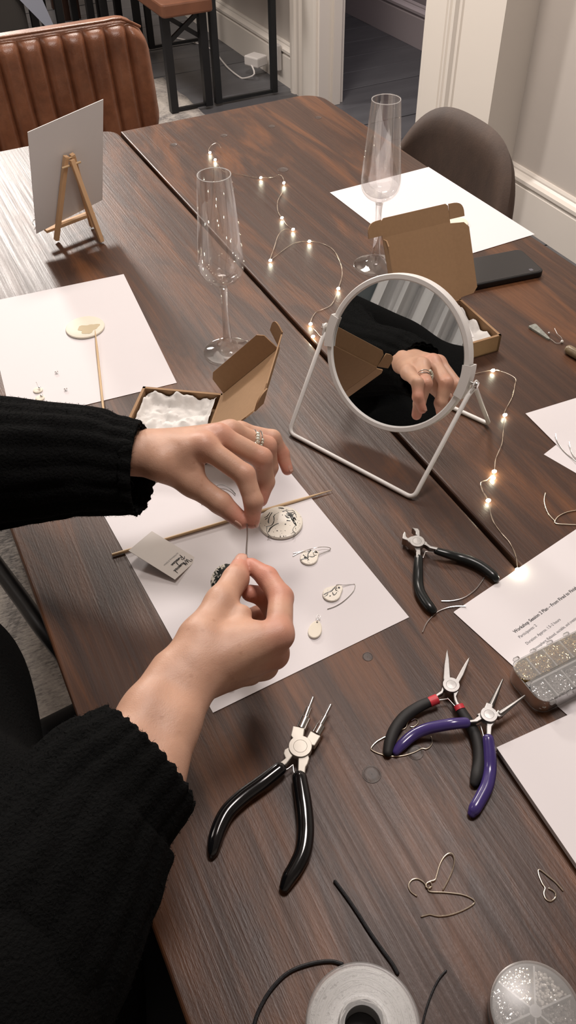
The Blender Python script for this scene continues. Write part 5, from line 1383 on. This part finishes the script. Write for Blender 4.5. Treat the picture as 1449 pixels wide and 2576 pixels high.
# ----- left hand (upper in the picture): wrist to the left, index and thumb pinching the wire
Lw0 = W3(150, 1152, 0.140); Lw = W3(318, 1141, 0.140)
Lim = W3(512, 1121, 0.147); Lmm = W3(550, 1096, 0.143); Lrm = W3(580, 1085, 0.131); Lpm = W3(603, 1086, 0.113)
Lip = reach(Lim, 617, 1196, 0.043); Lid = reach(Lip, 638, 1262, 0.0255); Lit = reach(Lid, 634, 1311, 0.0195)
Lmp = reach(Lmm, 659, 1152, 0.046); Lmd = reach(Lmp, 668, 1212, 0.0285); Lmt = reach(Lmd, 655, 1258, 0.018)
Lrp = reach(Lrm, 672, 1121, 0.042); Lrd = reach(Lrp, 679, 1175, 0.027); Lrt = reach(Lrd, 668, 1216, 0.018)
Lpp = reach(Lpm, 686, 1102, 0.034); Lpd = reach(Lpp, 709, 1141, 0.020); Lpt = reach(Lpd, 723, 1182, 0.0165)
Lc = W3(405, 1165, 0.138); Ltm = W3(483, 1216, 0.118); Lti = reach(Ltm, 556, 1266, 0.031); Ltt = reach(Lti, 608, 1311, 0.024)
latL = (Lpm - Lim) / np.linalg.norm(Lpm - Lim)
palmL = [(Lw0, Lw, 0.0205, 0.0180), (Lw0 + latL * 0.017, Lw + latL * 0.016, 0.0195, 0.0170),
         (Lw, Lim, 0.0165, 0.0108), (Lw + latL * 0.006, Lmm, 0.0160, 0.0112), (Lw + latL * 0.012, Lrm, 0.0150, 0.0105), (Lw + latL * 0.018, Lpm, 0.0150, 0.0098),
         (Lw * 0.5 + Lc * 0.5, Lc, 0.0160, 0.0150), (Lc, Ltm, 0.0150, 0.0118), (Lc * .5 + Lim * .5, Ltm * .6 + Lim * .4, 0.009, 0.007)]
fingL = [[(Lim, Lip, 0.0105, 0.0100), (Lip, Lid, 0.0098, 0.0088), (Lid, Lit, 0.0088, 0.0072)],
         [(Lmm, Lmp, 0.0105, 0.0098), (Lmp, Lmd, 0.0097, 0.0087), (Lmd, Lmt, 0.0087, 0.0072)],
         [(Lrm, Lrp, 0.0100, 0.0092), (Lrp, Lrd, 0.0092, 0.0082), (Lrd, Lrt, 0.0082, 0.0070)],
         [(Lpm, Lpp, 0.0092, 0.0082), (Lpp, Lpd, 0.0081, 0.0073), (Lpd, Lpt, 0.0073, 0.0060)],
         [(Ltm, Lti, 0.0118, 0.0106), (Lti, Ltt, 0.0106, 0.0080)]]
def nrm(v): return v / np.linalg.norm(v)
def dorsal(a, b, c, tow):                              # dorsal direction of the segment b-c
    ax_ = nrm(c - b); w = tow - ax_ * (tow @ ax_); return nrm(w)
camv = lambda p: nrm(CAMC - p)
def crease_set(j, axis, r, n=3, depth=0.0007, gap=0.0022, tow=None):
    out = []; ax_ = nrm(axis); dv = dorsal(None, j, j + ax_, tow if tow is not None else camv(j)); sd2 = np.cross(ax_, dv)
    for k in range(n):
        o_ = (k - (n - 1) / 2) * gap; c_ = j + ax_ * o_ + dv * r * 0.97
        out.append((c_ - sd2 * r * 0.55 - dv * r * 0.22, c_ + sd2 * r * 0.55 - dv * r * 0.22, 0.0009, depth))
    return out
upz = np.array([0, 0, 1.0])
crL = crease_set(Lip, Lid - Lim, 0.0100) + crease_set(Lid, Lit - Lip, 0.0088, 2, 0.0005) + crease_set(Lmp, Lmd - Lmm, 0.0098) + crease_set(Lti, Ltt - Ltm, 0.0106, 3, 0.0006) + crease_set(Lpd, Lpt - Lpp, 0.0073, 2, 0.0004) + crease_set(Lrp, Lrd - Lrm, 0.0092, 2, 0.0005)
# ----- right hand (lower in the picture): forearm from the lower left, thumb and index closing on the wire
Rw0 = W3(330, 1960, 0.125); Rw1 = W3(402, 1808, 0.124); Rw = W3(462, 1705, 0.122)
Rim = W3(701, 1597, 0.124); Rmm = W3(688, 1645, 0.104); Rrm = W3(664, 1674, 0.084); Rpm = W3(628, 1690, 0.066)
Rip = reach(Rim, 707, 1503, 0.041, 'far'); Rid = reach(Rip, 672, 1452, 0.0245, 'far'); Rit = reach(Rid, 633, 1424, 0.0185, 'far')
Rmp = reach(Rmm, 700, 1552, 0.044, 'far'); Rmd = reach(Rmp, 665, 1500, 0.027, 'far'); Rmt = reach(Rmd, 628, 1492, 0.0175, 'near')
Rrp = reach(Rrm, 682, 1590, 0.041, 'far'); Rrd = reach(Rrp, 650, 1548, 0.026, 'far'); Rrt = reach(Rrd, 618, 1552, 0.0175, 'near')
Rpp = reach(Rpm, 655, 1630, 0.032, 'far'); Rpd = reach(Rpp, 625, 1600, 0.020, 'far'); Rpt = reach(Rpd, 602, 1605, 0.016, 'near')
Rc = W3(505, 1610, 0.126); Rtm = W3(556, 1515, 0.126); Rti = reach(Rtm, 593, 1456, 0.030, 'far'); Rtt = reach(Rti, 607, 1419, 0.0200, 'far')
latR = nrm(Rpm - Rim)
fa_side = nrm(np.cross(nrm(Rw - Rw0), camv(Rw)))
palmR = [(Rw0 - fa_side * 0.012, Rw1 - fa_side * 0.010, 0.0250, 0.0180), (Rw0 + fa_side * 0.012, Rw1 + fa_side * 0.010, 0.0250, 0.0180),
         (Rw1 - fa_side * 0.010, Rw - fa_side * 0.010, 0.0180, 0.0165), (Rw1 + fa_side * 0.010, Rw + fa_side * 0.010, 0.0180, 0.0165),
         (Rw, Rim, 0.0175, 0.0112), (Rw + latR * 0.006, Rmm, 0.0165, 0.0115), (Rw + latR * 0.014, Rrm, 0.0160, 0.0108), (Rw + latR * 0.022, Rpm, 0.0150, 0.0100),
         (Rw * 0.45 + Rc * 0.55, Rc, 0.0175, 0.0165), (Rc, Rtm, 0.0165, 0.0122), (Rc * .55 + Rim * .45, Rtm * .62 + Rim * .38, 0.0095, 0.0075),
         (Rw * .5 + Rc * .5, Rim * .7 + Rc * .3, 0.0150, 0.0110)]
fingR = [[(Rim, Rip, 0.0110, 0.0100), (Rip, Rid, 0.0098, 0.0088), (Rid, Rit, 0.0088, 0.0070)],
         [(Rmm, Rmp, 0.0110, 0.0098), (Rmp, Rmd, 0.0097, 0.0087), (Rmd, Rmt, 0.0087, 0.0072)],
         [(Rrm, Rrp, 0.0104, 0.0092), (Rrp, Rrd, 0.0092, 0.0082), (Rrd, Rrt, 0.0082, 0.0070)],
         [(Rpm, Rpp, 0.0094, 0.0082), (Rpp, Rpd, 0.0081, 0.0073), (Rpd, Rpt, 0.0073, 0.0060)],
         [(Rtm, Rti, 0.0120, 0.0108), (Rti, Rtt, 0.0108, 0.0078)]]
crR = crease_set(Rti, Rtt - Rtm, 0.0108, 3, 0.0005) + crease_set(Rip, Rid - Rim, 0.0100, 3, 0.0005)
HV = 0.00125
VL, QL = hand_field(palmL, fingL, crL, None, HV)
VR, QR = hand_field(palmR, fingR, crR, None, HV)

person = empty('person', (-0.22, 0.42, 0.0)); tag(person, 'person in a fuzzy black knitted jumper threading silver wire with both hands', 'person')
inv = wm(person).inverted()
VA = np.concatenate([VL, VR]); QA = np.concatenate([QL, QR + len(VL)])
tips = [(Lit, .016), (Lmt, .016), (Lrt, .014), (Lpt, .014), (Ltt, .017), (Rit, .018), (Rid, .018), (Rmt, .018), (Rmd, .018), (Rtt, .016), (Rip, .014), (Lip, .008), (Lmp, .010), (Lpd, .012), (Lrp, .010), (Rim, .014), (Rmm, .014), (Lmm, .013), (Lim, .010)]
fl_ = np.zeros(len(VA))
for c_, r_ in tips: fl_ = np.maximum(fl_, np.exp(-((np.linalg.norm(VA - c_, axis=1) / r_) ** 2)))
me = bpy.data.meshes.new('body')
off_ = np.array(person.location)
me.from_pydata((VA - off_).tolist(), [], QA.tolist())
for _ in range(1):                                     # relax the lattice a little
    pass
at_ = me.attributes.new('flush', 'FLOAT', 'POINT'); at_.data.foreach_set('value', fl_.astype(np.float32) * 0.8)
me.polygons.foreach_set('use_smooth', [True] * len(me.polygons)); me.materials.append(M['skin'])
body = link('body', me, person)
sm2 = body.modifiers.new('relax', 'SMOOTH'); sm2.factor = 0.5; sm2.iterations = 4
# finger nails
def nail(tip, prev, r, side_dir, L=0.0105, w=0.0052):
    ax_ = nrm(tip - prev); dv = nrm(side_dir - ax_ * (side_dir @ ax_)); sd2 = np.cross(ax_, dv); vs = []
    nu, nv = 8, 6
    for j in range(nv + 1):
        for i in range(nu + 1):
            u = -1 + 2 * i / nu; v = j / nv
            ang = u * 0.80; wi = 1 - 0.25 * max(0, (0.3 - v)) / 0.3 - 0.35 * max(0, v - 0.75) / 0.25 * abs(u)
            rr_n = r * 1.015 - 0.0003 - 0.0010 * v * v
            vs.append(tip + ax_ * (-L * 0.55 + L * v) + (dv * math.cos(ang * wi) + sd2 * math.sin(ang * wi)) * rr_n)
    fs = [(j * (nu + 1) + i, j * (nu + 1) + i + 1, (j + 1) * (nu + 1) + i + 1, (j + 1) * (nu + 1) + i) for j in range(nv) for i in range(nu)]
    m = MB(); m.add(vs, fs, True); o = m.build('fingernail', M['nail'], body)
    s_ = o.modifiers.new('thickness', 'SOLIDIFY'); s_.thickness = 0.0004; s_.offset = 0
right_ = np.array(cam_rot @ Vector((1, 0, 0))); upc = np.array(cam_rot @ Vector((0, 1, 0)))
nail(Lit, Lid, 0.0074, right_ * 1.0 + camv(Lit) * 0.35 - upc * 0.2)
nail(Lpt, Lpd, 0.0062, right_ * 1.0 + camv(Lpt) * 0.6, 0.009)
nail(Ltt, Lti, 0.0084, -upc + camv(Ltt) * 0.5 - right_ * 0.3, 0.011)
nail(Rtt, Rti, 0.0083, camv(Rtt) * 1.0 - right_ * 0.2 + upc * 0.1, 0.012)

# rings on the left ring finger
rg = nrm(Lrp - Lrm)
for t_, nm, sc_ in ((0.56, 'ring', 1.0), (0.88, 'ring', 0.62)):
    c_ = Lrm * (1 - t_) + Lrp * t_ if nm else None
    if sc_ < 1: c_ = Lrm * 0.30 + Lrp * 0.70 + np.array([0.001, 0.001, 0.0])
    dv = nrm(camv(c_) - rg * (camv(c_) @ rg)); sd2 = np.cross(rg, dv); R_ = 0.0098
    ring = MB().tube([Vector(c_ + (dv * math.cos(a) + sd2 * math.sin(a)) * R_) for a in [2 * math.pi * k / 24 for k in range(24)]], 0.0007, 6, 1, closed=True).build('ring', M['silver'], person)
    gm_ = mat('crystal', (0.72, 0.72, 0.60), 0.08, metal=0.35, coat=1.0) if 'crystal' not in bpy.data.materials else bpy.data.materials['crystal']
    rgn = random.Random(5)
    n_st = 7 if sc_ == 1 else 3
    for k in range(n_st):
        a = (k - (n_st - 1) / 2) * 0.24; ofs = rg * rgn.uniform(-0.0024, 0.0024)
        p_ = Vector(c_ + ofs + (dv * math.cos(a) + sd2 * math.sin(a)) * (R_ + 0.0010)); ou = Vector(nrm(dv * math.cos(a) + sd2 * math.sin(a)))
        q_ = 0.0027 * sc_
        MB().lathe([(0.0001, 0.0022 * sc_), (q_ * .6, 0.0021 * sc_), (q_, 0.0004), (q_ * .7, -0.001), (0.0001, -0.0015)], p_, 6, axis=ou, ang=k).build('gem', gm_, ring, auto=None)

# ----- the jumper: ribbed sleeves and body
def sleeve(name, cs, rs, ribs, near_shear, n=120, sub=8, flat=0.9, thick=0.004, ripple=0.0022, seed=0, lip=1.0):
    pts = [Vector(c) for c in cs]; P, R_ = smooth_path(pts, rs, sub); m = len(P); vs = []
    v_ = Vector(camv(np.array(P[-1])))
    rings_ = []
    for i in range(m):
        t = (P[min(i + 1, m - 1)] - P[max(i - 1, 0)]).normalized(); v = (v_ - t * v_.dot(t)).normalized(); w = t.cross(v)
        rings_.append((P[i], t, v, w, R_[i]))
    def ring_pts(i, rad_off, fade=1.0, frac=None):
        c, t, v, w, r = rings_[i]; out = []
        k_end = max(0, (i - m * 0.72) / (m * 0.28)) if frac is None else frac
        for k in range(n):
            a = 2 * math.pi * k / n
            nz1 = noise.noise(Vector((math.cos(a) * 1.6 + seed, math.sin(a) * 1.6, i * 0.07)))
            nz2 = noise.noise(Vector((a * 5, i * 0.35, seed)))
            rr3 = r * (1 + 0.07 * nz1 * (1 - 0.4 * k_end)) + ripple * (0.8 * abs(math.sin(a * ribs / 2)) - 0.5) + 0.0014 * nz2 + rad_off
            p = c + w * math.cos(a) * rr3 + v * math.sin(a) * rr3 * flat
            sh_ = near_shear * (0.5 + 0.5 * math.sin(a)) * k_end ** 2 + (0.0011 * math.sin(a * ribs * 1.6) + 0.0009 * nz2) * k_end ** 6 * lip
            p = p - t * sh_
            out.append(p)
        return out
    for i in range(m): vs += ring_pts(i, 0)
    c, t, v, w, r = rings_[-1]
    vs += [p + t * 0.0022 for p in ring_pts(m - 1, -thick * 0.5, frac=1)]
    for j, i in enumerate(range(m - 1, max(m - 12, 0), -1)): vs += ring_pts(i, -thick)
    tot = len(vs) // n
    fs = [(i * n + k, i * n + (k + 1) % n, (i + 1) * n + (k + 1) % n, (i + 1) * n + k) for i in range(tot - 1) for k in range(n)]
    fs.append(tuple(reversed(range(n))))
    mb = MB(); mb.add(vs, fs, True)
    return mb
lcs = [W3(-420, 1150, 0.150), W3(-250, 1155, 0.135), W3(-60, 1168, 0.125), W3(80, 1165, 0.128), (W3(200, 1162, 0.134)), W3(290, 1172, 0.135), W3(352, 1180, 0.133), W3(388, 1182, 0.131)]
jump = empty('jumper_anchor') if False else None
sl1 = sleeve('sleeve', lcs, [0.078, 0.074, 0.066, 0.058, 0.050, 0.0445, 0.0430, 0.0425], 17, 0.034, seed=1.0, ripple=0.0036)
sleeveL = sl1.build('sleeve', M['wool'], person, auto=None)
rcs = [W3(-190, 2640, 0.10), W3(-30, 2440, 0.105), W3(90, 2270, 0.112), W3(180, 2135, 0.118), W3(258, 2010, 0.122), W3(325, 1945, 0.124), W3(372, 1899, 0.124)]
sl2 = sleeve('sleeve', rcs, [0.082, 0.078, 0.072, 0.064, 0.0555, 0.0490, 0.0460], 19, 0.004, seed=4.0, lip=1.0, ripple=0.0034)
sleeveR = sl2.build('sleeve', M['wool'], person, auto=None)
# torso and lap as smooth knitted / cloth volumes
def blob_mesh(name, segs_, k, h, mt, parent):
    pts = np.array([q for s_ in segs_ for q in s_[:2]]); mr_ = max(max(s_[2], s_[3]) for s_ in segs_)
    lo = pts.min(0) - mr_ - 0.03; n = np.ceil((pts.max(0) + mr_ + 0.03 - lo) / h).astype(int)
    g = np.stack(np.meshgrid(*[lo[i] + np.arange(n[i]) * h for i in range(3)], indexing='ij'), -1); F = np.full(g.shape[:3], 1.0)
    for a, b, ra, rb in segs_: F = smin(F, seg_sdf(g, a, b, ra, rb), k)
    V, Q = surface_nets(F, lo, h)
    me = bpy.data.meshes.new(name); me.from_pydata((V - np.array(wm(parent).translation)).tolist(), [], Q.tolist())
    me.polygons.foreach_set('use_smooth', [True] * len(me.polygons)); me.materials.append(mt)
    return link(name, me, parent)
a3 = lambda *v: np.array(v, float)
torso = blob_mesh('jumper', [(a3(-.27, .40, .60), a3(-.25, .40, .86), .135, .130), (a3(-.19, .28, .58), a3(-.17, .30, .80), .165, .135), (a3(-.27, .30, .86), a3(-.27, .50, .86), .120, .115), (a3(-.15, .44, .62), a3(-.14, .42, .74), .095, .090), (a3(-.137, .59, .63), a3(-.125, .50, .75), .086, .086),
                             (a3(-.27, .57, .91), a3(*lcs[0]), .088, .080), (a3(-.24, .22, .92), a3(*rcs[0]), .09, .08), (a3(*rcs[0]), a3(*rcs[1]), .075, .070)], 0.05, 0.008, M['wool'], person)
trous = mat('black_trousers', (0.006, 0.006, 0.008), 0.85)
lap = blob_mesh('trousers', [(a3(-.28, .30, .50), a3(.14, .22, .54), .098, .080), (a3(-.28, .46, .50), a3(.12, .50, .53), .098, .076), (a3(.14, .22, .54), a3(.10, .20, .12), .076, .048), (a3(.12, .50, .53), a3(.08, .52, .12), .072, .048)], 0.03, 0.010, trous, person)
for yy in (0.20, 0.52):
    MB().tube([(0.06, yy, 0.052), (0.14, yy, 0.050), (0.21, yy, 0.040)], [0.036, 0.038, 0.026], 14, 4, flat=0.75).build('shoe', trous, person)
# fuzzy fibres standing off the wool
def fuzz(src, count, lmin, lmax, seed, zone=None, parent=None):
    rf = random.Random(seed); me_ = src.data; polys = me_.polygons; mw = src.matrix_world; vs = []; fs = []
    ps = [p for p in polys if (zone is None or zone(mw @ p.center))]
    if not ps: return
    wts = [p.area for p in ps]
    for p in rf.choices(ps, wts, k=count):
        c = mw @ p.center; nn = (mw.to_3x3() @ p.normal).normalized()
        tdir = nn.orthogonal().normalized(); tdir.rotate(Matrix.Rotation(rf.uniform(0, 6.28), 3, nn))
        L = rf.uniform(lmin, lmax) * (1 if rf.random() < 0.85 else 1.7); pos = c + tdir * rf.uniform(-0.0015, 0.0015) - nn * 0.0012
        d = (nn * rf.uniform(0.35, 1.0) + tdir * rf.uniform(0.2, 1.1)).normalized(); side = d.cross(nn).normalized() if d.cross(nn).length > 1e-4 else tdir
        wv = 0.00017; b0 = len(vs)
        for s_i in range(4):
            w_i = wv * (1 - s_i / 3.3); vs += [pos - side * w_i, pos + side * w_i]
            d = (d + tdir.cross(nn) * rf.uniform(-0.6, 0.6) + nn * rf.uniform(-0.45, 0.25)).normalized(); pos = pos + d * L / 3
        fs += [(b0 + 2 * i, b0 + 2 * i + 1, b0 + 2 * i + 3, b0 + 2 * i + 2) for i in range(3)]
    m = MB(); m.v = [tuple(v) for v in vs]; m.f = fs; m.smooth = [False] * len(fs)
    o = m.build('wool_fibres', M['fuzz'], parent, auto=None); o['kind'] = 'stuff'
bpy.context.view_layer.update()
fuzz(sleeveL, 15000, 0.0025, 0.0060, 3, None, sleeveL)
fuzz(sleeveR, 13000, 0.0025, 0.0055, 5, None, sleeveR)
fuzz(torso, 9000, 0.004, 0.008, 7, lambda c: c.x > -0.25, torso)

# chair the person sits on
pcx = empty('dining_chair', (-0.22, 0.36, 0)); tag(pcx, 'black framed chair under the seated person, its rail showing beside the table', 'chair')
MB().prism([(a, b, 0.40) for a, b in rounded_rect(-0.42, -0.02, 0.13, 0.60, 0.05)], 0.035).build('seat', M['blackmetal'], pcx, bevel=0.01)
def Fz(px, py, z):
    d = ray(px, py); return Vector(CAMC + d * (z - CAMC[2]) / d[2])
MB().tube([Fz(-120, 1265, 0.60), Fz(-40, 1378, 0.60), Fz(10, 1447, 0.60), Fz(60, 1515, 0.60), Fz(110, 1585, 0.60), Fz(200, 1700, 0.58)], 0.0105, 12, 4).build('side_rail', M['blackmetal'], pcx)
for (a, b) in ((-0.40, 0.16), (-0.40, 0.57), (-0.05, 0.16), (-0.05, 0.57)):
    MB().tube([(a, b, 0.37), (a, b, 0.030)], 0.013, 10, 1).build('leg', M['blackmetal'], pcx)

# wire and pendant in the fingers
lt = (Lit + Ltt) / 2; rt2 = (Rit + Rtt) / 2
hw = [Vector(lt + (lt - rt2) * 0.05), Vector(lt * 0.66 + rt2 * 0.34 + right_ * 0.0006), Vector(lt * 0.33 + rt2 * 0.67), Vector(rt2)]
o = MB().tube(hw, 0.00075, 8, 6).build('silver_wire', M['steel']); tag(o, 'short silver wire stretched between the pinching fingertips', 'wire')
pdc = Vector(W3(566, 1462, 0.105)); pn = Vector(nrm(camv(np.array(pdc)) * 0.75 - right_ * 0.55 + upc * 0.15))
pm = MB().lathe([(0.0002, -0.0017), (0.0125, -0.0017), (0.0146, -0.0010), (0.0151, 0), (0.0146, 0.0010), (0.0125, 0.0017), (0.0002, 0.0018)], pdc, 40, axis=pn)
o = pm.build('porcelain_pendant', M['spl3']); tag(o, 'dark splattered porcelain pendant held behind the right thumb', 'pendant')
